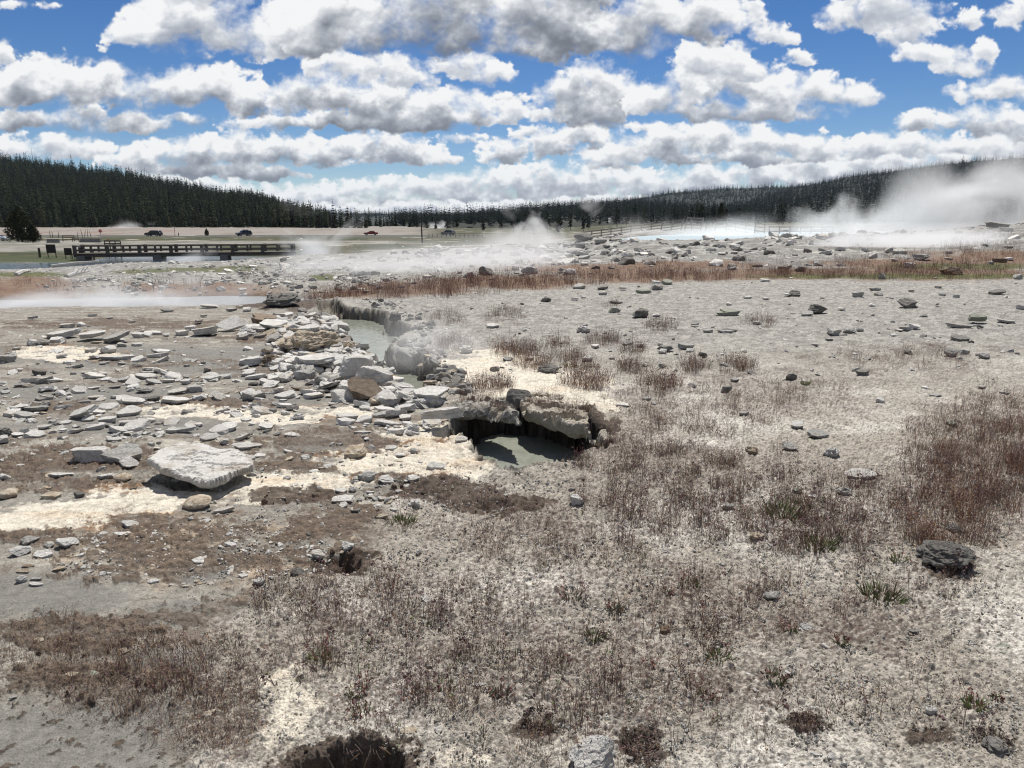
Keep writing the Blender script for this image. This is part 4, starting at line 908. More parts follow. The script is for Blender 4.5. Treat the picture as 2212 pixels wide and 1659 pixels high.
# plates that roof the pool and the big overhanging slab on the mud
for poly, f, top, th, m, tilt, lab, kw in [
 ([(365,655),(440,628),(560,612),(700,615),(850,640),(1010,680),(960,580),(800,520),(560,515),(420,560)], C7, .10, .19, 'm', (.03, .05), 'thick lens-shaped slab roofing the back of the open pool', dict(amp=.045, edge=.10)),
 ([(1005,600),(1090,645),(1190,668),(1290,700),(1400,735),(1520,755),(1620,800),(1690,880),(1740,930),(1800,880),(1770,700),(1600,590),(1400,520),(1150,480),(990,510)], C7, .035, .17, 'l', (.0, .0), 'crusty ledge overhanging the right side of the open pool', dict(amp=.06, edge=.03)),
 ([(1215,1385),(1330,1310),(1530,1245),(1660,1235),(1760,1270),(1830,1290),(1960,1280),(2110,1350),(2100,1400),(1960,1430),(1880,1480),(1740,1530),(1600,1520),(1480,1480),(1330,1450)], C5, .17, .085, 'w', (-.05, .03), 'big flat white slab overhanging a black shadow on the left', dict(amp=.012, edge=.022, rag=.016))]:
    p = lift_poly(poly, f, top)
    if 'lens' in lab: LENS = p
    if 'ledge' in lab: LEDGE = p
    o = crust_slab(p, top, th, 'rock', M_ROCK[m], tilt, seed=31 + len(ROCKS), **kw); o['label'] = lab; o['hero'] = 1; ROCKS.append(o)
# labels: how each minor rock lies to the nearest landmark rock
LMS = {'big overhanging slab': (420, 990), 'tilted table-like slab': (503, 700), 'white boulder heap': (800, 820), 'lens-shaped slab': (1030, 890), 'square grey block': (540, 858), 'triangular white slab': (460, 820),
 'rounded tan stone': (430, 1090), 'lone white topped boulder': (1246, 1082), 'stump-like dark rock': (2040, 1212), 'white lumpy rock in stalks': (1795, 978), 'large dark wedge stone': (1958, 658),
 'perched greenish slab': (2108, 694), 'dark square block': (1437, 752), 'three grey stones': (1830, 716), 'brown boulder': (2055, 586), 'bright white lumpy rock': (1232, 587), 'dark humped boulder': (1260, 515),
 'dark lumpy mound': (610, 655), 'overhanging ledge': (1290, 925), 'grey plank-like slab': (880, 790), 'cut off white rock': (1270, 1640), 'flat slab row': (320, 730), 'propped two-toned slab': (185, 895), 'white square-ended stone': (145, 1170),
 'broken greenish slab': (1570, 672), 'grey pillar stone': (1904, 596), 'pale half buried slab': (1855, 1028), 'round pale stone': (2010, 1536), 'grey stone with pinkish back': (1665, 1288)}
_byl = {}
for o in ROCKS:
    if o.get('hero'): continue
    u, v = o['u'], o['v']
    k = min(LMS, key=lambda q: (LMS[q][0] - u) ** 2 + ((LMS[q][1] - v) * 2.2) ** 2); du, dv = u - LMS[k][0], (v - LMS[k][1]) * 2.2
    rel = ('right of' if du > 0 else 'left of') if abs(du) > abs(dv) else ('in front of' if dv > 0 else 'behind')
    sname = dict(slab='flat slab' if o['wpx'] > 34 else 'flake', block='block', boulder='rounded stone', shard='upright shard', clump='knobbly lump')[o['shp']]
    ds = math.hypot(du, dv)
    _byl.setdefault((CNAME[o['cl']] + ' ' + sname, rel, k), []).append((ds, o))
ORD = ['nearest', 'second nearest', 'third nearest', 'fourth nearest', 'fifth nearest', 'sixth nearest', 'seventh nearest', 'eighth nearest', 'ninth nearest', 'tenth nearest', 'eleventh nearest', 'twelfth nearest']
for (nm, rel, k), L_ in _byl.items():
    L_.sort(key=lambda q: q[0])
    for i, (ds, o) in enumerate(L_):
        o['label'] = (('the only ' + nm) if len(L_) == 1 else (ORD[min(i, 11)] + ' ' + nm)) + ' ' + rel + ' the ' + k
for o in ROCKS:
    zone = 'loose rocks on the mud flat and channel bank' if o['u'] < 1000 and o['v'] > 640 else 'loose rocks on the gravel and grass right of the channel' if o['v'] > 620 else 'rocks of the far rubble field'
    o['group'] = zone
    for k in ('u', 'v', 'wpx', 'W', 'hero', 'cl', 'shp'):
        if k in o: del o[k]
# ---------------------------------------------------------------- rubble, gravel, dry plants
def scatter(name, pts, src, mats_label, cat, kind='stuff'):
    """pts: array of x, y, z, rx, ry, rz, scale, variant; the sources are set on the points by a node tree"""
    pts = np.asarray(pts, np.float32)
    me = D.meshes.new(name); me.vertices.add(len(pts)); me.vertices.foreach_set('co', pts[:, :3].ravel())
    for k, i in (('rx', 3), ('ry', 4), ('rz', 5), ('sc', 6)):
        a = me.attributes.new(k, 'FLOAT', 'POINT'); a.data.foreach_set('value', np.ascontiguousarray(pts[:, i]))
    a = me.attributes.new('vi', 'INT', 'POINT'); a.data.foreach_set('value', pts[:, 7].astype(np.int32))
    o = obj(name, me); tag(o, mats_label, cat, kind=kind)
    ng = D.node_groups.new(name + '_spread', 'GeometryNodeTree')
    ng.interface.new_socket('Geometry', in_out='INPUT', socket_type='NodeSocketGeometry'); ng.interface.new_socket('Geometry', in_out='OUTPUT', socket_type='NodeSocketGeometry')
    N = ng.nodes; L = ng.links
    gi = N.new('NodeGroupInput'); go = N.new('NodeGroupOutput')
    jn = N.new('GeometryNodeGeometryToInstance')
    for s in src:
        oi = N.new('GeometryNodeObjectInfo'); oi.inputs['Object'].default_value = s; oi.transform_space = 'ORIGINAL'; oi.inputs['As Instance'].default_value = True
        s['_oi'] = 1
        jn = jn
    # one Instance on Points per source, chosen by its index
    join = N.new('GeometryNodeJoinGeometry')
    at = lambda n, t: (lambda q: (setattr(q, 'data_type', t), q.inputs['Name'].__setattr__('default_value', n), q)[2])(N.new('GeometryNodeInputNamedAttribute'))
    N.remove(jn)
    cx = N.new('ShaderNodeCombineXYZ')
    for k, i in (('rx', 0), ('ry', 1), ('rz', 2)): L.new(at(k, 'FLOAT').outputs['Attribute'], cx.inputs[i])
    er = N.new('FunctionNodeEulerToRotation'); L.new(cx.outputs[0], er.inputs[0])
    vi = at('vi', 'INT'); scn = at('sc', 'FLOAT')
    for q in [n for n in N if n.bl_idname == 'GeometryNodeObjectInfo']:
        i = src.index(q.inputs['Object'].default_value)
        eq = N.new('FunctionNodeCompare'); eq.data_type = 'INT'; eq.operation = 'EQUAL'
        L.new(vi.outputs['Attribute'], eq.inputs[2]); eq.inputs[3].default_value = i
        ip = N.new('GeometryNodeInstanceOnPoints'); L.new(gi.outputs[0], ip.inputs['Points']); L.new(eq.outputs[0], ip.inputs['Selection'])
        L.new(q.outputs['Geometry'], ip.inputs['Instance']); L.new(er.outputs[0], ip.inputs['Rotation']); L.new(scn.outputs['Attribute'], ip.inputs['Scale'])
        L.new(ip.outputs[0], join.inputs[0])
    L.new(join.outputs[0], go.inputs[0])
    md = o.modifiers.new('spread', 'NODES'); md.node_group = ng
    return o
def source(name, me): return D.objects.new(name, me)      # never linked: only a shape for the spread
def pts_in(n, ulo, uhi, vlo, vhi, dens, seed):
    """ground points thinned by a density given over photograph pixels"""
    r = np.random.RandomState(seed); u = r.uniform(ulo, uhi, n); v = r.uniform(vlo, vhi, n)
    k = r.rand(n) < dens(u, v); u, v = u[k], v[k]
    y0 = np.clip(-EYE / np.minimum(slope(v), -.012), 1, 400); x = sx(u, v) * y0; y = y0
    for _ in range(6):
        z = base_z(x, y); y = np.clip((z - EYE) / np.minimum(slope(v), -.008), 1, 450); x = sx(u, v) * y
    return x, y, ground_z(x, y), u, v, r
def blobs(lst):
    def f(u, v):
        d = np.zeros_like(u)
        for cu, cv, ru, rv, a in lst:
            e = np.hypot((u - cu) / ru, (v - cv) / rv); d = np.maximum(d, a * (1 - sstep(.55, 1.1, e)))
        return d
    return f
def clumpy(f, s=1.0, seed=5, lo=-.1, hi=.35):
    def g(u, v):
        return f(u, v) * sstep(lo, hi, fbm(u / 46 * s, v / 22 * s, 4, seed, .6))
    return g
def inpit(x, y, m=.05):
    b = np.zeros(x.shape, bool)
    for P in (CHANNEL, POOL, POOLS_FAR[0], POOLS_FAR[1]): b |= sdf_poly(x, y, P) < m
    return b
# rubble: white flakes on the mud, grey debris in the far field
vars_ = [source('flake', rock_mesh((.5, .38, .13), 'slab', 900 + i, 3, 'flake', M_ROCK['wwgwdtwgww'[i % 10]])) for i in range(6)] + [source('chunk', rock_mesh((.5, .42, .3), 'block', 950 + i, 3, 'chunk', M_ROCK['wggd'[i]])) for i in range(4)]
P_ = []
def add_rub(n, box, dens, size, mix, seed, tl=.25):
    x, y, z, u, v, r = pts_in(n, *box, dens, seed); k = ~inpit(x, y); x, y, z = x[k], y[k], z[k]
    s = size[0] * (size[1] / size[0]) ** (r.rand(len(x)) ** 1.6)
    for i in range(len(x)): P_.append((x[i], y[i], z[i] + s[i] * .06, r.uniform(-tl, tl), r.uniform(-tl, tl), r.uniform(0, 6.28), s[i], mix[r.randint(len(mix))]))
left_d = blobs([(250,880,420,190,.55),(700,780,130,120,1.0),(560,840,300,80,.8),(860,900,170,80,.8),(720,1000,260,60,.4),(820,1090,90,60,.6)])
add_rub(12000, (-300, 1100, 670, 1110), clumpy(left_d, 1, 3, -.15, .3), (.02, .10), [0, 1, 2, 3, 0, 1, 4, 5, 6, 7], 41)
add_rub(3600, (-300, 1000, 675, 950), clumpy(left_d, 1.3, 13, -.05, .3), (.07, .30), [0, 1, 3, 2, 0, 1, 3], 42, .38)
add_rub(2600, (540, 960, 680, 880), blobs([(660,715,120,46,.8),(690,780,130,56,.9),(790,830,110,50,.9),(900,880,90,40,.5)]), (.08, .34), [0, 1, 3, 2, 6, 7, 5], 48, .45)
add_rub(5200, (60, 830, 1095, 1270), clumpy(blobs([(450,1190,400,90,1.0),(690,1240,110,50,1.0)]), 1.2, 8), (.01, .045), [0, 1, 3, 5, 0, 6], 43, .4)
add_rub(5200, (780, 2400, 600, 900), clumpy(blobs([(1500,700,900,140,.6),(1900,690,500,70,.8),(1250,650,400,50,.8)]), .9, 9), (.018, .15), [2, 2, 7, 8, 4, 9, 1, 0, 6], 44, .35)
add_rub(2400, (250, 2400, 505, 612), clumpy(blobs([(1000,555,560,52,1.0),(1500,545,460,40,1.0),(1900,530,420,30,1.0),(470,572,240,26,.9),(2150,520,160,50,1.0)]), 1, 10, -.2, .2), (.12, .8), [2, 2, 7, 8, 1, 6, 0, 9, 3], 45, .35)
add_rub(2600, (900, 2300, 500, 560), clumpy(blobs([(1500,535,460,30,1.0),(1900,525,420,26,1.0),(1100,548,300,30,1.0)]), 1.2, 12, -.1, .3), (.2, .9), [2, 2, 7, 8, 1, 6, 0, 9, 3], 49, .35)
add_rub(4200, (60, 900, 553, 660), clumpy(blobs([(480,598,460,48,1.0)]), 1, 17, -.25, .2), (.08, .36), [0, 2, 3, 7, 2, 8], 46, .3)
add_rub(800, (800, 2212, 1000, 1660), clumpy(blobs([(1600,1300,900,420,.6)]), 1, 21, -.2, .4), (.012, .04), [0, 1, 6, 3, 2, 7], 47, .5)
bk = [(845,660,50,10,1),(880,684,40,12,1),(905,712,36,16,1),(890,742,40,14,1),(925,775,46,22,1),(960,815,50,22,1),(985,850,40,16,1),(800,650,40,8,1)]
for sd_ in (0, 1):
    x, y, z, u, v, r = pts_in(1100, 770, 1040, 636, 880, blobs(bk), 140 + sd_); k = ~inpit(x, y, -.10); x, y, z = x[k], y[k], z[k]; s = .04 * (5.0 ** (r.rand(len(x)) ** 1.5))
    for i in range(len(x)): P_.append((x[i], y[i], z[i] + s[i] * .1, r.uniform(-.6, .6), r.uniform(-.6, .6), r.uniform(0, 6.28), s[i], [2, 4, 7, 8, 7, 8, 5, 9][r.randint(8)]))
for o in RUBBLE:
    s = o['W']
    P_.append((o.location.x, o.location.y, o.location.z, .05, .05, random.uniform(0, 6.28), s, random.choice([0, 1, 2, 6, 7, 2])))
    D.objects.remove(o)
scatter('rubble', P_, vars_, 'uncounted small flakes and stones strewn over mud, gravel and far field', 'rubble')
# gravel
pb = []
for i in range(6):
    m = M_ROCK['wwwtgd'[i]]
    pb.append(source('pebble', rock_mesh((.5, .42, .34), 'boulder', 990 + i, 1, 'pebble', m)))
gd = blobs([(1500,1300,1100,560,1.0),(2100,1500,700,400,1.0),(450,1190,400,90,.9),(620,1520,90,100,1.2),(1010,1640,90,40,1.2)])
x, y, z, u, v, r = pts_in(60000, -50, 2270, 1000, 1700, clumpy(gd, .6, 31, -.6, .5), 51); k = ~inpit(x, y, .02); x, y, z = x[k], y[k], z[k]
s = .006 * (3.2 ** (r.rand(len(x)) ** 2)) * np.clip(y / 3.0, .8, 1.6)
pm = np.array([0, 1, 2, 0, 1, 2, 3, 4, 4, 5])[r.randint(0, 10, len(x))]
scatter('gravel', np.stack([x, y, z + s * .05, r.uniform(-3, 3, len(x)), r.uniform(-3, 3, len(x)), r.uniform(-3, 3, len(x)), s, pm], 1), pb, 'loose white and tan gravel covering the ground in the foreground', 'gravel')
# dry stalks
M_CLOD = mat('dark_soil', (.062, .045, .034), .95, ((.12, .09, .065), 40, .15), .6, 60)
def plant_mat(name, c, c2, tr=.25):
    m = mat(name, c, .8, (c2, 9, .2), rand=.3)
    return m
M_RED = plant_mat('red_stalk', (.16, .055, .050), (.22, .10, .085)); M_PUR = plant_mat('purple_stalk', (.118, .062, .064), (.20, .125, .118))
M_STRAW = plant_mat('straw', (.34, .22, .115), (.24, .14, .075)); M_GRN = plant_mat('green_leaf', (.11, .165, .05), (.19, .21, .085)); M_TWIG = plant_mat('dark_twig', (.075, .052, .04), (.13, .10, .085)); M_GREYG = plant_mat('grey_green_leaf', (.13, .14, .095), (.19, .185, .14))
def tuft(seed, n, h, w, lean, mats, heads=.6, spread=.06, segs=3, leafy=0, flat=False):
    r = np.random.RandomState(seed); V = []; F = []; FM = []
    for i in range(n):
        an = r.rand() * 6.28; rr = spread * math.sqrt(r.rand()); p = np.array([rr * math.cos(an), rr * math.sin(an), -.01])
        L_ = h * r.uniform(.45, 1.0); d = np.array([math.cos(an) * lean * r.rand(), math.sin(an) * lean * r.rand(), 1.0]) if not flat else np.array([math.cos(an), math.sin(an), r.uniform(-.05, .25)])
        d /= np.linalg.norm(d); bend = r.normal(size=3) * .22; wd = w * r.uniform(.7, 1.3); sa = r.rand() * 3.14
        side = np.array([math.cos(sa), math.sin(sa), 0]); mi = r.randint(len(mats)) if not leafy else 0
        b0 = len(V)
        for k in range(segs + 1):
            t = k / segs; ww = wd * (1 - .6 * t) if not leafy else wd * math.sin(math.pi * min(.95, .25 + .7 * t))
            V += [p - side * ww / 2, p + side * ww / 2]; p = p + d * L_ / segs; d = d + bend / segs; d /= np.linalg.norm(d)
        for k in range(segs): F.append((b0 + 2 * k, b0 + 2 * k + 1, b0 + 2 * k + 3, b0 + 2 * k + 2)); FM.append(mi)
        if r.rand() < heads:
            m = r.randint(4, 8); q = p - d * L_ * .05
            for j in range(m):
                c = q - d * L_ * .36 * (j / m) + r.normal(size=3) * wd * 1.4; a = r.normal(size=3); a = a / np.linalg.norm(a) * wd * r.uniform(1.2, 2.1); b = np.cross(a, r.normal(size=3)); b = b / (np.linalg.norm(b) + 1e-9) * wd * 1.3
                b0 = len(V); V += [c - a, c + b, c + a, c - b]; F.append((b0, b0 + 1, b0 + 2, b0 + 3)); FM.append(mi)
    return V, F, FM, mats
def tuft_src(name, *a, **k):
    V, F, FM, mats = tuft(*a, **k); return source(name, mesh_np(name, np.array(V), F, mats, False, FM))
stalks = [tuft_src('stalks', 600 + i, 9, .24, .0034, .45, [M_RED, M_PUR, M_PUR, M_TWIG], .8, .07) for i in range(4)] \
       + [tuft_src('stalks', 620 + i, 12, .15, .0032, .7, [M_PUR, M_TWIG, M_STRAW], .5, .08) for i in range(3)] \
       + [tuft_src('stalks', 640 + i, 16, .17, .0030, .6, [M_STRAW, M_RED, M_STRAW], .6, .10) for i in range(3)] \
       + [tuft_src('stalks', 660 + i, 12, .09, .006, .9, [M_GREYG, M_GRN, M_PUR], .1, .06) for i in range(2)] \
       + [tuft_src('litter', 680 + i, 26, .13, .0035, 0, [M_TWIG, M_TWIG, M_PUR, M_STRAW], .1, .16, flat=True) for i in range(3)]
S_RED, S_PUR, S_STR, S_GRN, S_LIT = [0, 1, 2, 3], [4, 5, 6], [7, 8, 9], [10, 11], [12, 13, 14]
T_ = []
def add_tufts(n, box, dens, size, mix, seed):
    x, y, z, u, v, r = pts_in(n, *box, dens, seed); k = ~inpit(x, y, .03); x, y, z = x[k], y[k], z[k]
    for i in range(len(x)): T_.append((x[i], y[i], z[i], r.uniform(-.12, .12), r.uniform(-.12, .12), r.uniform(0, 6.28), r.uniform(*size), mix[r.randint(len(mix))]))
near_veg = [(660,1300,150,70,1.2),(720,1390,90,70,1.1),(350,1450,110,70,1.1),(500,1450,200,90,.6),(250,1430,300,70,.4),(960,1090,160,60,.8),(870,1120,60,40,1.1),(1380,990,180,75,1.5),(1500,900,230,60,1.3),(1650,850,200,44,1.1),(1480,1080,270,75,1.4),(1700,1120,230,95,1.5),(1560,1020,220,60,1.3),(1850,1080,180,60,1.1),(2120,1000,210,150,1.6),(2140,900,140,70,1.2),(1950,780,230,40,1.1),(1240,1160,300,100,1.1),(900,1320,280,100,1.0),(1000,1460,260,100,.85),(1300,1460,280,110,.75),(1560,1310,240,100,.95),(1900,1240,300,110,.6),(2000,1130,220,80,.9),(1500,1560,500,100,.2),(1250,1620,250,60,.5),(1950,1520,300,120,.1),(800,1560,120,60,.5),(1330,850,100,24,.6)]
add_tufts(30000, (150, 2260, 830, 1690), clumpy(blobs(near_veg), 1.0, 61, -.02, .40), (.30, .78), S_RED + S_PUR + S_PUR + S_LIT + [10], 71)
add_tufts(12000, (150, 2260, 830, 1690), clumpy(blobs(near_veg), 1.5, 62, -.02, .45), (.35, .85), S_PUR + S_LIT + S_LIT + S_GRN, 72)
add_tufts(4600, (1800, 2260, 740, 1200), clumpy(blobs([(2130,1000,190,150,1),(2160,900,140,50,.9),(1960,780,170,34,.9),(2050,1140,140,60,.8),(1400,925,70,40,.8)]), 1, 63, -.3, .3), (.35, .8), S_STR + S_STR + S_RED + S_LIT, 73)
add_tufts(6500, (-40, 560, 1290, 1660), clumpy(blobs([(180,1420,260,70,.7),(330,1500,240,80,.9),(120,1370,200,50,.6),(450,1560,150,80,.8)]), 1.4, 64, -.2, .4), (.3, .6), S_LIT + S_LIT + S_PUR, 74)
add_tufts(5000, (-40, 1000, 680, 1110), clumpy(blobs([(160,1010,250,60,1),(760,960,240,36,.9),(560,735,130,14,.9),(250,700,260,12,.7),(400,790,260,30,.4),(860,1040,150,30,.8),(620,1090,150,20,.8),(330,1120,250,24,.8),(820,850,60,20,.8)]), 1.5, 65, -.2, .35), (.35, .75), S_LIT + S_LIT + S_LIT + [9], 75)
add_tufts(11500, (1230, 2270, 830, 1240), clumpy(blobs([(1380,990,180,75,1),(1500,900,230,60,.9),(1650,850,200,44,.8),(1480,1080,270,75,1),(1700,1120,240,95,1),(1560,1020,220,60,.9),(1850,1080,180,60,.8),(2120,1000,200,140,.9),(1950,790,230,44,.8)]), .8, 69, -.2, .35), (.3, .78), S_RED + S_PUR + S_PUR + S_LIT + S_GRN, 70)
bush = [(960,690,44,14),(1090,680,46,14),(1430,708,46,16),(1300,738,44,16),(1200,748,36,14),(1320,662,20,10),(1110,760,60,20),(1640,700,40,14),(980,750,40,16),(1230,775,40,14),(1370,760,30,12),(1250,800,40,16),(1150,790,50,20),(1270,830,60,20),(1370,800,40,16),(1060,840,50,14),(1420,840,50,20),(1590,800,50,18),(1500,800,40,16)]
add_tufts(9000, (880, 1720, 640, 860), clumpy(blobs([b + (1.0,) for b in bush]), 1, 66, -.5, .2), (.55, 1.15), S_RED + S_STR + S_PUR + S_PUR, 76)
# the red grass band and the reddish scrub further off
band = [(860,632,220,17,1),(740,640,90,12,1),(1100,612,220,15,1),(1400,600,260,13,1),(1700,594,260,12,1),(2000,592,260,16,1),(2150,566,150,22,.9),(1900,572,160,10,.7)]
add_tufts(8500, (640, 2300, 545, 665), clumpy(blobs(band), .7, 67, -.6, .1), (1.1, 2.0), S_STR + S_STR + S_RED + S_RED + [4], 77)
add_tufts(3800, (-60, 2300, 545, 655), clumpy(blobs([(60,622,140,22,.8),(420,622,200,14,.7),(1300,580,260,10,.7),(1500,570,200,10,.9),(1720,556,160,10,1.0),(1850,556,120,8,1),(640,600,200,8,.3)]), .9, 68, -.3, .3), (1.2, 2.6), S_RED + S_PUR + [4, 5, 6, 7], 78)
r = np.random.RandomState(99)
for P, n, tops in ((LENS, 70, .10), (LEDGE, 110, .045)):
    q = np.array(P); a = r.uniform(q[:, 0].min(), q[:, 0].max(), 900); b = r.uniform(q[:, 1].min(), q[:, 1].max(), 900)
    k = (sdf_poly(a, b, P) < -.10) & (b > np.median(q[:, 1]) - (.1 if n == 70 else -.05)); a, b = a[k][:n], b[k][:n]
    for i in range(len(a)): T_.append((a[i], b[i], tops, 0, 0, r.uniform(0, 6.28), r.uniform(.3, .7), (S_STR + S_LIT + S_LIT + S_RED)[r.randint(13)]))
scatter('dry_stalks', T_, stalks, 'sparse reddish brown dead stalks and flattened litter growing over the sinter', 'dry plants')
# dark soil clods round the holes
cl_ = [source('clod', rock_mesh((.5, .45, .36), 'clump', 1020 + i, 2, 'clod', M_CLOD)) for i in range(4)]
x, y, z, u, v, r = pts_in(9000, -50, 2260, 640, 1690, clumpy(blobs([(740,1216,80,36,1),(790,1640,160,56,1),(680,1640,120,36,.8),(1385,1612,60,50,.6),(960,1062,130,30,.7),(1080,1090,120,26,.7),(640,1075,130,20,.7),(1260,940,80,36,.5),(150,1470,260,80,.5),(2040,1225,80,30,.5),(620,665,110,18,.8),(690,740,110,50,.3),(820,850,70,30,.5)]), 1.3, 91, -.3, .2), 92)
s = .012 * (4.0 ** (r.rand(len(x)) ** 1.8)) * np.clip(y / 4.0, .7, 1.8)
scatter('soil_clods', np.stack([x, y, z + s * .1, r.uniform(-3, 3, len(x)), r.uniform(-3, 3, len(x)), r.uniform(-3, 3, len(x)), s, r.randint(0, 4, len(x))], 1), cl_, 'dark crumbly soil clods around the holes and on the litter', 'soil')
# green tufts one can count
GT = [(1905,1290,95,'wide sprawling green tuft left of the dark stump-like rock'),(2105,1525,46,'bright green rosette on bare gravel near the right edge'),(2150,1508,22,'tiny green sprout right of the bright green rosette'),(1690,1112,95,'dense green tuft among red stalks in the right middle'),(1765,1180,90,'olive green tuft below the dense one among red stalks'),(1283,1378,44,'dark green clump near the middle of the lower stalks'),(1675,1470,46,'olive tuft on gravel at the lower right of the centre'),(1490,1268,40,'small dark green tuft with a bare patch beside it'),(1705,1362,32,'slim upright green tuft left of the sprawling tuft'),(1553,1420,64,'flat green tuft with dead stems at centre right'),(1440,1285,24,'little yellow green sprout left of the small dark tuft'),(1942,1212,34,'leafy yellow green plant touching the stump-like rock'),(1818,1388,30,'narrow green plant below the sprawling tuft'),(692,1420,60,'grassy green tuft under purple stalks at lower left'),(770,1495,54,'green bladed tuft in the stalks left of centre'),(1525,1508,36,'dark bristly tuft on pale gravel'),(960,1488,40,'upright green blades in the stalks near the bottom'),(1080,1500,40,'grey green tuft right of the upright green blades'),(870,1128,66,'dark spiky green tuft below the rock cluster'),(1400,1440,30,'thin grey tuft on gravel above the white cut off rock'),(1735,1092,28,'pale leafed sprig at right of the dense green tuft'),(1740,830,20,'small yellow tuft on the plain above the brown stalks'),(1232,792,30,'pale green tuft between boulder heap and gravel plain'),(1240,1290,60,'grey leafed mat in the middle of the stalks'),(780,1540,40,'short green shoots above the bottom pit'),(1330,1320,40,'low greyish sprig right of the grey leafed mat')]
for i, (u, v, w, lab) in enumerate(GT):
    x, y, z = hit(u, v); s = w * y / 1533.0
    V, F, FM, ms = tuft(3000 + i, int(40 + w * .9), .42 * s if w > 50 else .7 * s, .0052 + .012 * s, 1.3, [M_GRN, M_GREYG], 0, s * .44, 3, leafy=1)
    V2, F2, FM2, _ = tuft(3100 + i, 22, .8 * s, .0028, .8, [M_RED], .6, s * .45)
    n = len(V); V = V + V2; F = F + [tuple(q + n for q in f) for f in F2]; FM = [0] * len(FM) + [1] * len(FM2)
    mg = M_GREYG if 'grey' in lab else M_GRN
    tag(obj('grass_tuft', mesh_np('grass_tuft', np.array(V), F, [mg, M_RED], False, FM), None, (x, y, z), (0, 0, i)), lab, 'plant', 'green tufts in the dry stalks')
# dead twiggy clumps
for i, (u, v, w, lab) in enumerate([(1385,1625,100,'black twiggy clump of dead plant at the bottom edge'),(1160,1560,60,'dark tangle of dead stems left of the white cut off rock'),(1740,1568,60,'thin dark mat of dead stems on gravel'),(2145,1600,70,'dark scrap of dead stems near the bottom right corner')]):
    x, y, z = hit(u, v); s = w * y / 1533.0
    V, F, FM, ms = tuft(3300 + i, 260, .34 * s, .003, 2.6, [M_TWIG], .2, s * .46)
    tag(obj('dead_shrub', mesh_np('dead_shrub', np.array(V), F, [M_TWIG], False), None, (x, y, z + .01)), lab, 'plant', 'dead twiggy clumps')
# ---------------------------------------------------------------- wooded hills and conifers
def sky_curve(pts, y):
    """ridge as (x/y, height) for a skyline read off the photograph"""
    s = np.array([float(sx(u, v)) for u, v in pts]); z = np.array([EYE + y * float(slope(v)) for u, v in pts])
    return s, z
HILLS = []
def hill(name, pts, y0, y1, foot, th, s0, s1, label, m, back=.25, pw=1.0):
    s, zr = sky_curve(pts, y1); zr = zr - th
    def hz(x, y):
        q = np.interp(x / y, s, zr); t = np.clip((y - y0) / (y1 - y0), 0, None)
        up = np.minimum(t, 1); prof = up ** pw * (1 - .25 * (1 - up) * up)
        z = foot + (q - foot) * np.where(t <= 1, prof, 1 - back * (t - 1))
        return z + np.minimum(t, 1) * (y1 * .004) * fbm(x / (y1 * .08), y / (y1 * .08), 4, 70)
    ss = np.linspace(s0, s1, 220); yy = np.concatenate([np.linspace(y0 * .9, y1, 50), np.linspace(y1 * 1.03, y1 * 1.5, 8)])
    S2, Y2 = np.meshgrid(ss, yy); X2 = S2 * Y2; Zh = hz(X2.ravel(), Y2.ravel()) - np.where(Y2.ravel() < y0, 4, 0)
    ix = np.arange(S2.size).reshape(S2.shape); q4 = np.stack([ix[:-1, :-1], ix[:-1, 1:], ix[1:, 1:], ix[1:, :-1]], -1).reshape(-1, 4)
    tag(obj(name, mesh_np(name, np.stack([X2.ravel(), Y2.ravel(), Zh], 1), q4, [m], True)), label, 'hills', kind='structure')
    return hz
M_FLOOR = mat('forest_floor', (.014, .018, .012), .95, ((.030, .030, .020), .05, .25))
M_FAR = mat('distant_woods', (.012, .018, .016), .95, ((.020, .027, .022), .035, .2), .6, .12)
LEFT_SKY = [(-500,300),(-200,318),(0,337),(76,347),(156,358),(260,371),(365,392),(469,413),(504,416),(547,420),(582,431),(629,450),(680,464),(760,478),(850,480),(1000,484)]
h_left = hill('hills', LEFT_SKY, 395, 900, -2.6, 7.5, -1.05, -.05, 'dark wooded hillside rising at the left', M_FLOOR)
h_far = hill('hills', [(-600,452),(400,455),(751,455),(894,458),(1008,458),(1096,454),(1200,452),(1400,455),(2400,460)], 1500, 2800, 0, 12, -1.0, 1.0, 'low distant wooded ridge along the horizon', M_FAR)
h_mid = hill('hills', [(700,470),(900,466),(1000,462),(1096,449),(1213,436),(1301,430),(1374,430),(1450,436),(1600,446),(1750,455),(2300,470)], 560, 1400, -.5, 9, -.20, .95, 'wooded rise behind the steam at centre right', M_FLOOR)
h_blue = hill('hills', [(1000,470),(1250,440),(1374,424),(1447,411),(1535,402),(1652,398),(1700,397),(1783,392),(1900,386),(2212,376),(2600,370)], 1300, 2300, 2, 10, -.05, 1.15, 'dark blue wooded hill on the right skyline', M_FAR)
h_right = hill('hills', [(1500,470),(1620,430),(1700,404),(1783,385),(1868,370),(2010,350),(2212,330),(2400,314),(2900,290)], 620, 1750, 1, 10, .18, 1.2, 'near wooded hill rising behind the steam at far right', M_FLOOR)
M_NEEDLE = [mat('conifer_needles', (.013, .023, .009), .9, ((.026, .036, .013), .8, .2), rand=.6, spec=.1), mat('conifer_needles_dark', (.010, .018, .009), .9, ((.018, .028, .013), .8, .2), rand=.6, spec=.1), mat('conifer_needles_warm', (.026, .030, .011), .9, ((.040, .042, .017), .8, .2), rand=.6, spec=.1)]
M_BARK = mat('conifer_bark', (.07, .055, .045), .9, ((.13, .11, .095), 6, .2), .5, 12)
M_DEAD = mat('dead_wood', (.12, .105, .095), .9, ((.22, .20, .18), 4, .2), .5, 12)
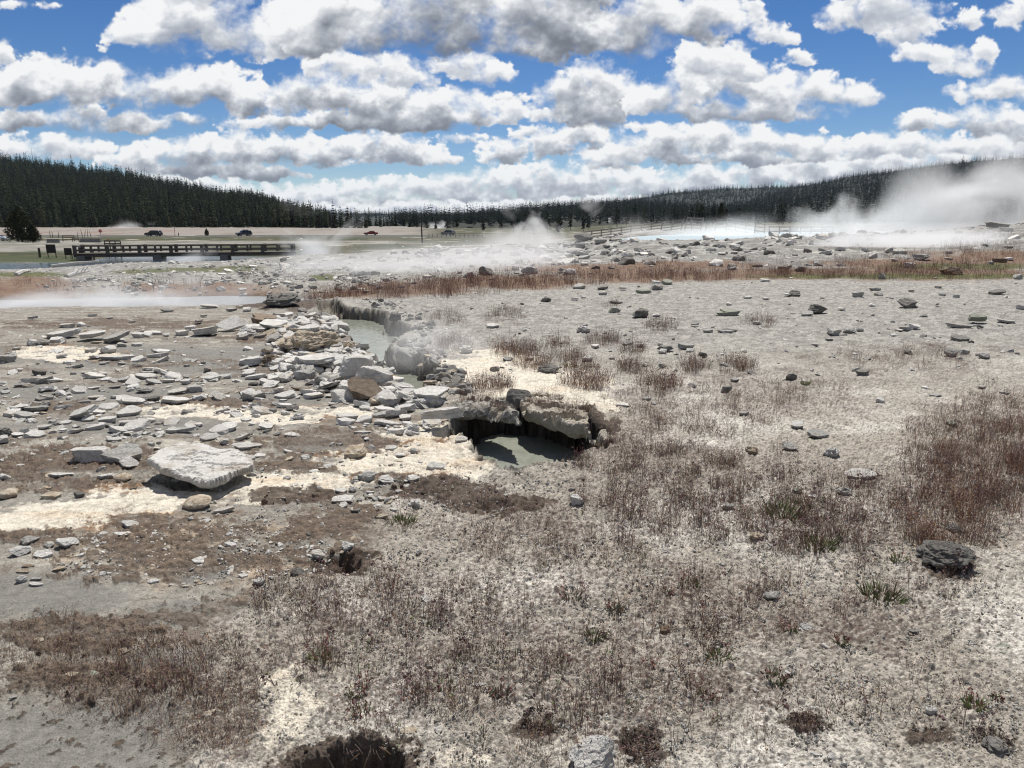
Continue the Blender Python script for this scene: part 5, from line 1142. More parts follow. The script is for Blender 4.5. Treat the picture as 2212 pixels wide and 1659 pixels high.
def conifer(seed, n_wh, width, base=.1, dense=1.0, taper=.9, ragged=.3):
    """unit-high conifer crown of drooping, ragged branch fans; returns crown faces"""
    r = np.random.RandomState(seed); V = []; F = []
    for w in range(n_wh):
        t = w / (n_wh - 1); z = base + (1 - base) * t ** 1.05
        rad = width * 1.2 * (1 - t) ** (taper * .8) * (1 + ragged * r.uniform(-1, .6)) + .02
        nb = max(3, int((7 - 4 * t) * dense)); a0 = r.rand() * 6.28
        for b in range(nb):
            if r.rand() < .12: continue
            a = a0 + b * 6.283 / nb + r.uniform(-.35, .35); L_ = rad * r.uniform(.6, 1.15); dz = -L_ * r.uniform(.15, .55) + .02 * t; zb = z + r.uniform(-.02, .02)
            ca, sa = math.cos(a), math.sin(a); wd = L_ * r.uniform(.45, .75) + .012
            ci, si = -sa, ca
            m = (ca * L_ * .55, sa * L_ * .55, zb + dz * .35); tip = (ca * L_, sa * L_, zb + dz)
            b0 = len(V)
            V += [(0, 0, zb + .012), (m[0] + ci * wd * .5, m[1] + si * wd * .5, m[2] - wd * .22), tip, (m[0] - ci * wd * .5, m[1] - si * wd * .5, m[2] - wd * .22), (m[0], m[1], m[2] + .02)]
            F += [(b0, b0 + 1, b0 + 4), (b0 + 1, b0 + 2, b0 + 4), (b0 + 2, b0 + 3, b0 + 4), (b0 + 3, b0, b0 + 4)]
    b0 = len(V); V += [(.012, 0, .94), (-.008, .01, .94), (-.008, -.01, .94), (0, 0, 1.02)]; F += [(b0, b0 + 1, b0 + 3), (b0 + 1, b0 + 2, b0 + 3), (b0 + 2, b0, b0 + 3)]
    return np.array(V), np.array(F, np.int32)
def trunk_np(r0, h, n=6):
    mb = MB(); mb.tube([(0, 0, -.03), (0, 0, h * .5), (0, 0, h)], [r0, r0 * .7, r0 * .15], n); return np.array(mb.v), mb.f
CON = []
for i in range(8):
    n, w, b, d = [(13, .16, .10, 1), (15, .14, .14, 1), (12, .19, .07, 1.1), (16, .125, .2, .9), (14, .17, .12, 1), (11, .22, .05, 1.2), (13, .15, .3, .9), (12, .2, .12, 1)][i]
    V, F = conifer(700 + i, n, w, b, d, [.9, 1, .8, .85, .75, .7, .65, .9][i]); CON.append((V, F))
con_me = [mesh_np('conifer_crown', V, F, [M_NEEDLE[[0, 1, 0, 1, 0, 2, 1, 2][i]]], False) for i, (V, F) in enumerate(CON)]
tv, tf = trunk_np(.014, .9); tr_me = mesh_np('conifer_trunk', tv, tf, [M_BARK], True)
low_me = []; M_FARN = mat('far_needles', (.009, .015, .012), .95, ((.015, .022, .016), .3, .2), rand=.3, spec=.05)
for i in range(5):
    V, F = conifer(760 + i, 7, [.17, .14, .2, .15, .18][i], .06, .8, .8); low_me.append(mesh_np('far_conifer', V, F, [M_FARN], False))
def forest(name, hz, n, s_rng, y_rng, h_rng, seed, label, src, ypow=1.0, thin=None):
    r = np.random.RandomState(seed); y = y_rng[0] + (y_rng[1] - y_rng[0]) * r.rand(n) ** ypow; s = r.uniform(*s_rng, n); x = s * y
    k = np.ones(n, bool)
    if thin is not None: k = thin(x, y, r)
    x, y = x[k], y[k]; z = hz(x, y)
    h = r.uniform(*h_rng, len(x)) * (.8 + .35 * (fbm(x / 40, y / 40, 3, seed) + .5))
    P = np.stack([x, y, z - .3, r.uniform(-.03, .03, len(x)), r.uniform(-.03, .03, len(x)), r.uniform(0, 6.28, len(x)), h, r.randint(0, len(src), len(x))], 1)
    scatter(name, P, src, label, 'forest')
srcs = [source('forest_conifer', m) for m in con_me[:6]]
lows = [source('far_conifer', m) for m in low_me]
forest('forest', h_left, 9500, (-.95, -.20), (400, 930), (6.5, 16.5), 81, 'dense dark conifer forest covering the left hillside', srcs, .9, lambda x, y, r: h_left(x, y) > -2.2)
forest('forest', h_mid, 8000, (-.16, .62), (560, 1450), (7, 16), 82, 'dark conifer forest on the rise behind the steam', lows, .9)
forest('forest', h_right, 11000, (.22, .98), (680, 1800), (7, 16), 83, 'conifer forest on the near hill at the far right', lows, .75)
forest('forest', h_blue, 5200, (.02, .75), (1500, 2330), (12, 17), 84, 'distant forest on the dark blue hill', lows, .6)
forest('forest', h_far, 3800, (-.40, .26), (1900, 2820), (12, 18), 85, 'thin line of distant woods along the horizon', lows, .5)
def tree(x, y, z, h, vi, label, group, name='conifer_tree', lean=0):
    t = empty(name, (x, y, z), random.uniform(0, 6.28)); t.rotation_euler.x = lean
    tag(t, label, 'tree', group)
    c = obj('crown', con_me[vi], t); c.scale = (h * random.uniform(.85, 1.15), h * random.uniform(.85, 1.15), h)
    k = obj('trunk', tr_me, t); k.scale = (h, h, h); return t
r = np.random.RandomState(5)
gname = 'conifers standing along the foot of the left hill'
for i in range(95):           # forest edge at the left
    s = -.70 + .47 * (i + r.uniform(-.5, .5)) / 95; y = r.uniform(372, 398); x = s * y
    tree(x, y, gz(x, y) - .1, r.uniform(7, 13.5), [5, 7, 2, 0, 4, 7][r.randint(6)], 'dark green conifer in the front row of the forest below the left hill', gname)
for i, (u, vb, hp, y) in enumerate([(690,500,56,350),(706,502,50,352),(722,500,62,349),(738,502,44,347),(752,501,50,351),(765,500,38,353),(778,500,42,350),(790,501,34,352),(674,498,60,362),(660,497,56,366),(646,497,58,372),(632,496,62,378),(618,496,60,380),(604,496,58,384),(590,496,56,386)]):
    p = at_depth(u, vb, y); tree(p.x, y, gz(p.x, y) - .1, hp * y / 1533 * 1.0, [0, 4, 7, 2, 5][i % 5], 'conifer of the dark clump beside the road left of the dead snag', 'conifers in the clump right of the left hill')
for i in range(46):           # scattered woods at centre
    u = r.uniform(690, 1000); y = r.uniform(390, 560); s = float(sx(u, 480)); x = s * y
    tree(x, y, -2.9 if y > 440 else gz(x, y) - .1, r.uniform(7, 12) * (1.15 if y > 460 else 1), [0, 1, 3, 4, 6, 2][r.randint(6)], 'small conifer of the scattered wood on the flat at centre', 'conifers scattered on the flat at centre')
for i in range(90):           # front line on the right, behind the fence
    u = r.uniform(1040, 2260); y = r.uniform(235, 400); x = float(sx(u, 480)) * y
    tree(x, y, gz(x, y) - .1, r.uniform(6.5, 10.5) * (1 + .002 * (y - 235)), [1, 3, 6, 0, 4][r.randint(5)], 'slender conifer in the wood behind the broken fence', 'conifers behind the broken boardwalk fence')
# trees standing clear of the left skyline
for i, (u, vt, vb, lab, kind) in enumerate([(67,320,345,'bare thin snag at the far left of the skyline',1),(152,335,362,'tall ragged pine standing clear of the left skyline',0),(207,350,372,'second ragged pine right of the tall one on the skyline',0),(311,360,380,'bare pole snag on the middle of the left skyline',1),(361,379,394,'bushy pine on the left skyline above the bridge',0),(487,399,418,'left of a close pair of pines low on the ridge',0),(497,402,420,'right of a close pair of pines low on the ridge',0),(625,430,450,'tall pine at the right foot of the ridge',0),(535,408,424,'pointed pine between the close pair and the ridge foot',0)]):
    y = 880; p = at_depth(u, vt, y); zb = float(h_left(np.array([p.x]), np.array([y]))[0]); h = p.z - zb
    if kind == 0:
        t = tree(p.x, y, zb, h, [6, 3][i % 2], lab, 'emergent trees on the left skyline'); t['label'] = lab
    else:
        mb = MB(); mb.tube([(0, 0, 0), (.1, 0, h * .5), (.05, 0, h)], [.35, .25, .06], 6)
        for k in range(9):
            zz = h * (.6 + .04 * k); a = k * 2.4; mb.tube([(0.08, 0, zz), (math.cos(a) * 1.1, math.sin(a) * 1.1, zz - .3)], [.07, .02], 4)
        o = mb.build('dead_tree', M_DEAD, None, (p.x, y, zb)); tag(o, lab, 'tree', 'emergent trees on the left skyline')
# dead snags near the boardwalk
for u, vt, vb, y, lab in [(912,446,520,150,'tall black dead snag beside the boardwalk at centre'),(1041,446,470,420,'thin far snag poking above the ridge right of centre')]:
    p = at_depth(u, vb, y); q = at_depth(u, vt, y); h = q.z - p.z; mb = MB(); rr = .17 if y < 200 else .22
    mb.tube([(0, 0, -.5), (-.04 * h * .2, 0, h * .35), (.02, .1, h * .7), (-.10, .1, h)], [rr, rr * .8, rr * .55, rr * .2], 8)
    for k in range(12):
        a = k * 2.1; zz = h * (.30 + .055 * k); L_ = .5 + .4 * random.random(); mb.tube([(0, 0, zz), (math.cos(a) * L_, math.sin(a) * L_, zz + .25)], [.035, .012], 4)
    t = mb.build('dead_tree', mat('charred_snag', (.045, .038, .033), .9, ((.10, .09, .08), 3, .2)), None, (p.x, y, p.z)); tag(t, lab, 'tree')
# lone broad pine by the path and a small bush by the road
def broad_pine(u, vb, hp, y, lab, wid, seed, low):
    p = at_depth(u, vb, y); z = gz(p.x, y); h = hp * y / 1533; r = np.random.RandomState(seed); t = empty('pine_tree', (p.x, y, z)); tag(t, lab, 'tree')
    mb = MB(); mb.tube([(0, 0, -.2), (.06 * h, 0, h * .4), (0, 0, h * .95)], [.035 * h, .025 * h, .006 * h], 7); mb.build('trunk', M_BARK, t, smooth=True)
    V = []; F = []
    for k in range(1300):
        zz = h * (low + (1 - low) * r.rand() ** .9); rad = wid * h * math.sin(math.pi * min(1, (zz / h - low) / (1 - low) * .72 + .28)) * math.sqrt(r.rand()) * 1.0
        a = r.rand() * 6.28; c = np.array([rad * math.cos(a), rad * math.sin(a), zz + .05 * h * r.normal()])
        for j in range(5):
            d = r.normal(size=3); d /= np.linalg.norm(d); e = np.cross(d, r.normal(size=3)); e /= np.linalg.norm(e); s = h * r.uniform(.02, .045); b0 = len(V)
            q = c + r.normal(size=3) * h * .022; V += [q - d * s, q + e * s * .35, q + d * s, q - e * s * .35]; F.append((b0, b0 + 1, b0 + 2, b0 + 3))
    obj('crown', mesh_np('crown', np.array(V), F, [M_NEEDLE[2]], False), t); return t
broad_pine(48, 521, 66, 165, 'broad dark pine standing alone by the path at far left', .46, 31, .06)
broad_pine(72, 523, 34, 160, 'low bushy pine leaning against the broad one by the path', .5, 32, .08)
broad_pine(447, 510, 14, 228, 'small lone sapling beside the road between the two cars', .32, 33, .1)
broad_pine(1556, 478, 42, 240, 'tall dark spruce rising behind the broken fence', .17, 34, .04)
# ---------------------------------------------------------------- footbridge, boardwalks, signs, barriers, cars
M_TIMBER = mat('weathered_timber', (.075, .062, .052), .85, ((.14, .12, .10), 3, .2), .4, 10)
M_TIMBER_G = mat('grey_timber', (.20, .185, .165), .85, ((.26, .245, .225), 3, .2), .4, 10)
M_CONC = mat('concrete', (.16, .155, .145), .9, ((.23, .22, .205), 2, .2), .3, 8)
M_SIGN = mat('sign_back', (.035, .03, .027), .7); M_METAL = mat('galvanised_steel', (.35, .36, .37), .45, metal=.8); M_RUBBER = mat('tyre_rubber', (.02, .02, .02), .8)
M_WHITE = mat('white_paint', (.75, .75, .73), .4); M_RED_P = mat('red_paint', (.42, .03, .03), .45); M_ORANGE = mat('orange_paint', (.65, .16, .03), .5)
def frame_at(u0, v0, y0, u1, v1, y1):
    a = at_depth(u0, v0, y0); b = at_depth(u1, v1, y1); return a, b
# footbridge over the river
a, b = frame_at(163, 551, 100, 632, 551, 106)
a.z = b.z = -2.62
L_ = (b - a).length; rz = math.atan2(b.y - a.y, b.x - a.x)
br = empty('footbridge', a, rz); tag(br, 'dark timber footbridge with railings crossing the river at left', 'bridge')
MB().box((L_ / 2, 1.5, .05), (L_ + 1, 3.0, .12)).build('deck', M_TIMBER, br)
for yy in (.25, 2.75): MB().box((L_ / 2, yy, -.22), (L_ + .6, .28, .42), bev=.02).build('girder', M_TIMBER, br)
np_ = int(L_ / 1.95)
for yy in (.10, 2.90):
    MB().box((L_ / 2, yy, 1.10), (L_ + .5, .24, .17), bev=.02).build('top_rail', M_TIMBER, br)
    MB().box((L_ / 2, yy + (.10 if yy > 1 else .10), .52), (L_ + .3, .10, .24), bev=.01).build('lower_rail', M_TIMBER, br)
    for i in range(np_ + 1):
        big = i % 2 == 0; w = .46 if big else .26
        MB().box((i * L_ / np_, yy - (.14 if yy < 1 else -.14), .55 if big else .68), (w, .26 if big else .2, 1.35 if big else .95), bev=.02).build('post', M_TIMBER, br)
for t in (.02, .36, .67, .97):
    m = MB(); m.box((L_ * t, 1.5, -.95), (1.1, 3.0, 1.4), bev=.06); m.box((L_ * t, 1.5, -1.5), (1.6, 3.4, .5), bev=.06); m.build('pier', M_CONC, br)
# boardwalk with railings near the dead snag
def rail_fence(name, A, B, h, nseg, label, cat, m, rails=3, deck=False, lean=None, missing=(), rail_h=.10, post=.10, grp=None):
    A = Vector(A); B = Vector(B); d = B - A; L_ = math.hypot(d.x, d.y); rz = math.atan2(d.y, d.x)
    t = empty(name, A, rz); tag(t, label, cat, grp); sl_ = d.z
    if deck:
        mb = MB(); n = 24
        for i in range(n): mb.box(((i + .5) * L_ / n, .8, sl_ * (i + .5) / n - .02), (L_ / n * .96, 1.8, .08))
        mb.build('deck', m, t)
    for i in range(nseg + 1):
        tl = (lean(i) if lean else 0); q = MB(); z0 = sl_ * i / nseg; x0 = i * L_ / nseg
        q.tube([(x0, 0, z0 - .3), (x0 + tl * h, 0, z0 + h)], post * .7, 5); q.build('post', m, t)
        if i < nseg and i not in missing:
            t1 = lean(i + 1) if lean else 0
            for k in range(rails):
                zz = h * (k + 1) / rails - .08; z1 = sl_ * (i + 1) / nseg; x1 = (i + 1) * L_ / nseg
                a_ = (x0 + tl * zz, -.08, z0 + zz); b_ = (x1 + t1 * zz, -.08, z1 + zz)
                hh = rail_h / 2
                v = [(a_[0], -.10, a_[2] - hh), (a_[0], -.04, a_[2] - hh), (a_[0], -.04, a_[2] + hh), (a_[0], -.10, a_[2] + hh), (b_[0], -.10, b_[2] - hh), (b_[0], -.04, b_[2] - hh), (b_[0], -.04, b_[2] + hh), (b_[0], -.10, b_[2] + hh)]
                MB().add(v, [(0, 1, 2, 3), (7, 6, 5, 4), (0, 4, 5, 1), (1, 5, 6, 2), (2, 6, 7, 3), (3, 7, 4, 0)]).build('rail', m, t)
    return t
p, q = at_depth(823, 530, 190), at_depth(952, 520, 215); rail_fence('boardwalk', p, q, 1.1, 9, 'low boardwalk with railing climbing towards the dead snag', 'boardwalk', M_TIMBER, 2, True)
p, q = at_depth(925, 514, 205), at_depth(1042, 513, 205); rail_fence('boardwalk', p, q, 1.15, 12, 'dark raised boardwalk with railing right of the dead snag', 'boardwalk', M_TIMBER, 2, True)
# broken fence behind the turquoise spring
def gap_z(u, y): x = float(sx(u, 490)) * y; return (x, y, gz(x, y))
yf = 80.0
ln = lambda i: [0, .02, .03, .05, .12, .10, .16, .18, .22, .25][min(i, 9)]
rail_fence('rail_fence', gap_z(1258, yf), gap_z(1470, yf - 4), 1.15, 10, 'grey rail fence with leaning posts behind the turquoise spring', 'fence', M_TIMBER_G, 4, False, ln)
rail_fence('rail_fence', gap_z(1477, yf - 4), gap_z(1512, yf - 5), 1.35, 2, 'tipped over fence panel at the break in the fence', 'fence', M_TIMBER_G, 4, False, lambda i: [.28, -.1, .25][min(i, 2)])
rail_fence('rail_fence', gap_z(1522, yf - 5), gap_z(1566, yf - 5), 1.0, 2, 'collapsed low fence piece right of the break', 'fence', M_TIMBER_G, 2, False, lambda i: [.35, .2, .3][min(i, 2)], (0,))
rail_fence('rail_fence', gap_z(1568, yf - 6), gap_z(1652, yf - 8), 1.45, 4, 'upright fence stretch with four rails right of the collapsed piece', 'fence', M_TIMBER_G, 4, False, lambda i: [.08, .03, .05, .02, 0][min(i, 4)])
rail_fence('rail_fence', gap_z(1662, yf - 8), gap_z(1800, yf - 10), 1.2, 6, 'last fence stretch fading into the steam at right', 'fence', M_TIMBER_G, 3, False)
t = empty('weather_mast', gap_z(1316, 88)); tag(t, 'slim mast with a white instrument head behind the fence', 'mast')
MB().tube([(0, 0, -.2), (0, 0, 1.75)], .035, 6).build('pole', M_METAL, t)
m_ = MB(); m_.box((0, 0, 1.85), (.24, .22, .34), bev=.04); m_.box((0, 0, 2.15), (.30, .26, .12), bev=.03); m_.build('instrument_head', M_WHITE, t)
# stand of signs at the bridge end (seen from behind)
def sign_board(u, vb, vt, wpx, y, bot, label, legs=2, m=M_SIGN):
    p = at_depth(u, vb, y); z = gz(p.x, y); H = (vb - vt) * y / 1533; W_ = wpx * y / 1533
    t = empty('sign_board', (p.x, y, z)); tag(t, label, 'sign', 'signs at the bridge end')
    MB().box((0, 0, H * (bot + 1) / 2), (W_, .06, H * (1 - bot)), bev=.015).build('panel', m, t)
    xs = (-W_ * .42, W_ * .42) if legs == 2 else (0,)
    for xx in xs: MB().box((xx, .06, H * .45), (.09, .09, H * 1.0), bev=.01).build('leg', M_TIMBER, t)
    return t
sign_board(112, 552, 524, 20, 102, .36, 'large dark notice board, the biggest of the signs at the bridge end')
sign_board(148, 552, 529, 16, 102, .35, 'short two-legged board in the middle of the signs')
sign_board(176, 552, 526, 10, 102, .42, 'narrow sign on one post beside the parked bicycles', 1)
def bollard(u, vb, vt, y, label, lean=0, w=.16, m=None):
    p = at_depth(u, vb, y); z = gz(p.x, y); H = (vb - vt) * y / 1533
    q = MB(); q.tube([(0, 0, -.2), (lean * H, 0, H * .93), (lean * H, 0, H)], [w, w, w * .7], 8); tag(q.build('wooden_post', m or M_TIMBER, None, (p.x, y, z)), label, 'post')
bollard(86, 552, 532, 102, 'short stout wooden post left of the large notice board'); bollard(202, 546, 525, 104, 'leaning wooden post between the bicycles and the bridge', -.06, .12)
def bicycle(u, v, y, lab, rz):
    p = at_depth(u, v, y); z = gz(p.x, y); t = empty('bicycle', (p.x, y, z), rz); tag(t, lab, 'bicycle', 'bicycles parked by the signs')
    for xx in (-.52, .52):
        w = MB(); n = 18; w.tube([(xx + .33 * math.cos(k * 6.2832 / n), 0, .34 + .33 * math.sin(k * 6.2832 / n)) for k in range(n + 1)], .022, 5, False); wh = w.build('wheel', M_RUBBER, t)
        s = MB()
        for k in range(8): s.tube([(xx, 0, .34), (xx + .32 * math.cos(k * .785), 0, .34 + .32 * math.sin(k * .785))], .006, 3)
        s.build('spokes', M_METAL, wh)
    f = MB()
    for a_, b_ in (((-.52, .34), (-.12, .34)), ((-.12, .34), (-.2, .82)), ((-.2, .82), (-.52, .34)), ((-.2, .78), (.34, .80)), ((-.12, .34), (.34, .74)), ((.34, .92), (.52, .34))): f.tube([(a_[0], 0, a_[1]), (b_[0], 0, b_[1])], .022, 6)
    f.build('frame', M_WHITE, t)
    MB().box((-.22, 0, .9), (.26, .14, .06), bev=.02).build('saddle', M_RUBBER, t)
    MB().tube([(.40, -.28, .98), (.34, 0, .94), (.40, .28, .98)], .016, 6).build('handlebar', M_METAL, t)
bicycle(166, 550, 103, 'white bicycle parked behind the narrow sign', .5); bicycle(184, 550, 103.5, 'white bicycle leaning right of the narrow sign', -.6)
# barriers on the path, stop sign, road things
def at_ground(u, v, y): p = at_depth(u, v, y); return (p.x, y, gz(p.x, y))
def barrier(u, v, wpx, y, label):
    x, yy, z = at_ground(u, v, y); W_ = wpx * y / 1533; m = MB(); m.prism([(-.3, 0), (.3, 0), (.3, .18), (.12, .42), (.09, .85), (-.09, .85), (-.12, .42), (-.3, .18)], -W_ / 2, W_ / 2)
    tag(m.build('road_barrier', M_CONC, None, (x, yy, z), (0, 0, math.pi / 2)), label, 'barrier', 'concrete barriers across the path')
barrier(115, 521, 26, 158, 'concrete barrier left of the gap in the path'); barrier(195, 520, 43, 160, 'long concrete barrier beside the stop sign')
def barricade(u, v, wpx, hpx, y, label, mm, nb=3, legs=3):
    x, yy, z = at_ground(u, v, y); W_ = wpx * y / 1533; H = hpx * y / 1533; t = empty('barricade', (x, yy, z)); tag(t, label, 'barricade')
    for k in range(legs): MB().box((-W_ / 2 + W_ * k / (legs - 1), 0, H / 2), (.12, .14, H), bev=.01).build('leg', M_TIMBER, t)
    for k in range(nb): MB().box((0, -.12, H * (.98 - .32 * k)), (W_ * 1.02, .05, H * .16)).build('board', mm, t)
barricade(245, 541, 34, 18, 122, 'dark timber rail frame standing behind the bridge end', M_TIMBER, 2, 4)
barricade(148, 516, 24, 12, 168, 'tan board barricade on the road beyond the barriers', mat('tan_board', (.25, .19, .13), .8), 3, 2)
barricade(163, 517, 14, 7, 166, 'low dark barricade between the two concrete barriers', M_SIGN, 2, 2)
barricade(248, 549, 26, 10, 112, 'small orange footed barricade seen through the bridge rails', M_ORANGE, 1, 3)
x, y, z = at_ground(219, 519, 165); t = empty('stop_sign', (x, y, z)); tag(t, 'red octagonal stop sign on a post beside the concrete barrier', 'sign')
H = 26 * 165 / 1533; MB().box((0, .05, H * .45), (.09, .06, H * .9)).build('post', M_METAL, t)
m_ = MB(); m_.prism([(.42 * math.cos(math.pi / 8 + k * math.pi / 4), H * .86 + .42 * math.sin(math.pi / 8 + k * math.pi / 4)) for k in range(8)], -.02, .02); pl_ = m_.build('sign_face', M_RED_P, t)
m_ = MB()
for k in range(8):
    a0, a1 = math.pi / 8 + k * math.pi / 4, math.pi / 8 + (k + 1) * math.pi / 4
    P0 = [(r_ * math.cos(a_), -.024, H * .86 + r_ * math.sin(a_)) for r_, a_ in ((.42, a0), (.42, a1), (.385, a1), (.385, a0))]; m_.add(P0, [(0, 1, 2, 3)])
m_.build('border', M_WHITE, pl_)
fc = D.curves.new('lettering', 'FONT'); fc.body = 'STOP'; fc.size = .30; fc.align_x = 'CENTER'; fc.align_y = 'CENTER'; fc.extrude = .002; fc.materials.append(M_WHITE)
fo = D.objects.new('lettering', fc); COL.objects.link(fo); bpy.context.view_layer.update(); lm_ = D.meshes.new_from_object(fo.evaluated_get(bpy.context.evaluated_depsgraph_get())); D.objects.remove(fo); fo = D.objects.new('lettering', lm_); link(fo, pl_); fo.location = (0, -.026, H * .86); fo.rotation_euler = (math.pi / 2, 0, 0)
MB().box((0, -.05, H * .42), (.22, .03, .5)).build('plate', M_WHITE, t)
def cone_post(u, vb, vt, y, lab, w=.08, m=None, name='marker_post', lean=0):
    x, yy, z = at_ground(u, vb, y); H = (vb - vt) * y / 1533; q = MB(); q.tube([(0, 0, -.1), (lean, 0, H)], w, 6); tag(q.build(name, m or M_TIMBER, None, (x, yy, z)), lab, 'post', None)
x, y, z = at_ground(378, 507, 222); t = empty('road_sign', (x, y, z)); tag(t, 'thin roadside sign post right of the dark car', 'sign')
H = 20 * 222 / 1533; MB().box((0, 0, H * .45), (.09, .09, H * .95)).build('post', M_TIMBER, t); MB().box((0, -.06, H * .9), (.16, .03, .75)).build('panel', M_SIGN, t)
cone_post(386, 508, 501, 225, 'short marker post beside the road near the thin sign', .12)
cone_post(234, 519, 514, 168, 'small orange cone right of the stop sign', .16, M_ORANGE, 'traffic_cone')
for i, (u, vb, vt, lean) in enumerate([(109,514,499,0),(114,514,500,0),(127,515,503,.1),(168,513,500,.3),(179,514,497,-.4),(183,514,499,.5),(190,514,498,.2),(197,514,500,-.3)]):
    x, y, z = at_ground(u, vb, 205); H = (vb - vt) * 205 / 1533; q = MB(); q.tube([(0, 0, -.1), (lean * .5, 0, H * .6), (lean, 0, H)], [.10, .08, .03], 5)
    tag(q.build('dead_sapling', M_DEAD, None, (x, y, z)), 'thin dead trunk standing on the pink terrace beyond the barriers', 'tree', 'dead trunks on the pink terrace')
# fallen logs
for u0, v0, u1, v1, lab, rad in [(112,582,213,563,'long white fallen log on the near river bank',.16),(38,613,70,622,'short pale fallen log in the steam at far left',.13),(150,626,192,612,'pale forked branch lying in the brown scrub at left',.10),(935,531,985,540,'grey fallen trunk at the end of the low boardwalk',.16)]:
    yl_ = {112: 72, 38: 36, 150: 33, 935: 68}[u0]; A = at_depth(u0, v0, yl_); B = at_depth(u1, v1, yl_ + 1.0); A.z = gz(A.x, A.y) + rad; B.z = gz(B.x, B.y) + rad + .2; q = MB(); M_ = (A + B) / 2 + Vector((0, 0, .05))
    q.tube([A - A, M_ - A, B - A], [rad, rad * .85, rad * .5], 7)
    for k in ((.35, .6, .8) if u0 == 150 else ()):
        c_ = (B - A) * k; q.tube([c_, c_ + Vector((rad * 2, rad, rad * 2.5))], [rad * .3, rad * .1], 4)
    tag(q.build('fallen_log', mat('bleached_log', (.66, .64, .60), .9, ((.46, .44, .41), 5, .2)), None, A), lab, 'log')
# cars
def car(u, vb, y, L_, kind, paint, label, rz, rack=False):
    x, yy, z = at_ground(u, vb, y); t = empty('parked_car' if kind == 'w' else 'passing_car', (x, yy, z + .02), rz); tag(t, label, 'car')
    s = L_ / 4.8; h = 1.72 * s if kind != 'sedan' else 1.45 * s
    P = dict(suv=[(-2.4, .35), (-2.42, .95), (-2.25, 1.05), (-2.12, 1.55), (-1.9, 1.70), (.25, 1.72), (.55, 1.62), (1.15, 1.12), (2.2, .98), (2.38, .80), (2.4, .38)],
             sedan=[(-2.4, .35), (-2.4, .85), (-2.2, .98), (-1.6, 1.02), (-1.05, 1.42), (.2, 1.45), (1.0, 1.0), (2.15, .85), (2.38, .68), (2.4, .35)])
    pr = P['sedan' if kind == 'sedan' else 'suv']; pr = [(a_ * s, b_ * s) for a_, b_ in pr]; hw = .93 * s
    n = len(pr); v = []
    for yy_, k in ((-hw, 0), (-hw * .97, .0), (hw * .97, .0), (hw, 0)):
        pass
    def yat(zv, sgn): return sgn * hw * (1 - .16 * max(0, (zv / s - .98)) / .7)
    v = [(a_, yat(b_, -1), b_) for a_, b_ in pr] + [(a_, yat(b_, 1), b_) for a_, b_ in pr]
    f = [tuple(range(n)), tuple(range(2 * n - 1, n - 1, -1))] + [(i, n + i, n + (i + 1) % n, (i + 1) % n) for i in range(n)]
    bd = MB().add(v, f).build('body', paint, t)
    bv = bd.modifiers.new('edge', 'BEVEL'); bv.width = .06 * s; bv.segments = 2; bv.limit_method = 'ANGLE'
    top = 1.62 if kind != 'sedan' else 1.38; lo = 1.08 if kind != 'sedan' else .98
    for sg in (-1, 1):
        for x0, x1, sl0, sl1 in (((-2.05, -1.25, .12, 0), (-1.15, -.25, 0, 0), (-.15, .95, 0, .52)) if kind != 'sedan' else ((-1.45, -.5, .45, 0), (-.4, .8, 0, .5))):
            q = [(x0 * s, lo * s), (x1 * s, lo * s), ((x1 - sl1) * s, (top - .06) * s), ((x0 + sl0) * s, (top - .06) * s)]
            MB().add([(a_, yat(b_, sg) + sg * .006, b_) for a_, b_ in q], [(0, 1, 2, 3) if sg < 0 else (3, 2, 1, 0)]).build('window', M_GLASS, t)
        for xx in (-1.45, 1.42):
            w = MB(); w.tube([(xx * s, sg * (hw - .20 * s), .36 * s), (xx * s, sg * (hw + .015 * s), .36 * s)], .36 * s, 18); wh = w.build('wheel', M_RUBBER, t)
            w = MB(); w.tube([(xx * s, sg * (hw + .012 * s), .36 * s), (xx * s, sg * (hw + .03 * s), .36 * s)], .22 * s, 12); w.build('rim', M_METAL, wh)
        MB().box((2.34 * s, sg * .66 * s, .80 * s), (.10 * s, .36 * s, .15 * s), bev=.02).build('headlight', M_LAMP, t)
        MB().box((-2.41 * s, sg * .74 * s, .95 * s), (.06 * s, .2 * s, .28 * s), bev=.02).build('tail_light', M_RED_P, t)
    c = [(1.12, lo + .04), (.60, top - .04)] if kind != 'sedan' else [(.98, lo + .04), (.28, top)]
    (x0, z0), (x1, z1) = [(a_ * s + .03, b_ * s + .02) for a_, b_ in c]
    MB().add([(x0, -.78 * s, z0), (x0, .78 * s, z0), (x1, .70 * s, z1), (x1, -.70 * s, z1)], [(0, 1, 2, 3)]).build('windscreen', M_GLASS, t)
    if rack:
        m_ = MB(); m_.box((-.6 * s, 0, h + .12), (1.5 * s, 1.0 * s, .3 * s), bev=.08); m_.build('roof_box', paint, t)
    return t
M_GLASS = mat('dark_glass', (.012, .014, .016), .08, spec=.6); M_LAMP = mat('lamp_lens', (.6, .6, .58), .2)
P_BLK = mat('black_car_paint', (.010, .010, .012), .3, spec=.5); P_GREY = mat('charcoal_car_paint', (.035, .038, .042), .3, spec=.5); P_WHT = mat('white_car_paint', (.7, .71, .72), .3, spec=.5); P_REDC = mat('red_car_paint', (.28, .02, .025), .3, spec=.5); P_SIL = mat('silver_car_paint', (.16, .165, .17), .3, spec=.5)
car(332, 509, 222, 4.9, 'suv', P_BLK, 'black sport utility car driving left along the road below the hill', math.pi - .08)
car(527, 508, 226, 4.7, 'suv', P_GREY, 'dark car with a roof box farther right on the road', -2.35, True)
car(-2, 518, 172, 4.6, 'sedan', P_WHT, 'white car cut off by the left edge of the photo', .1)
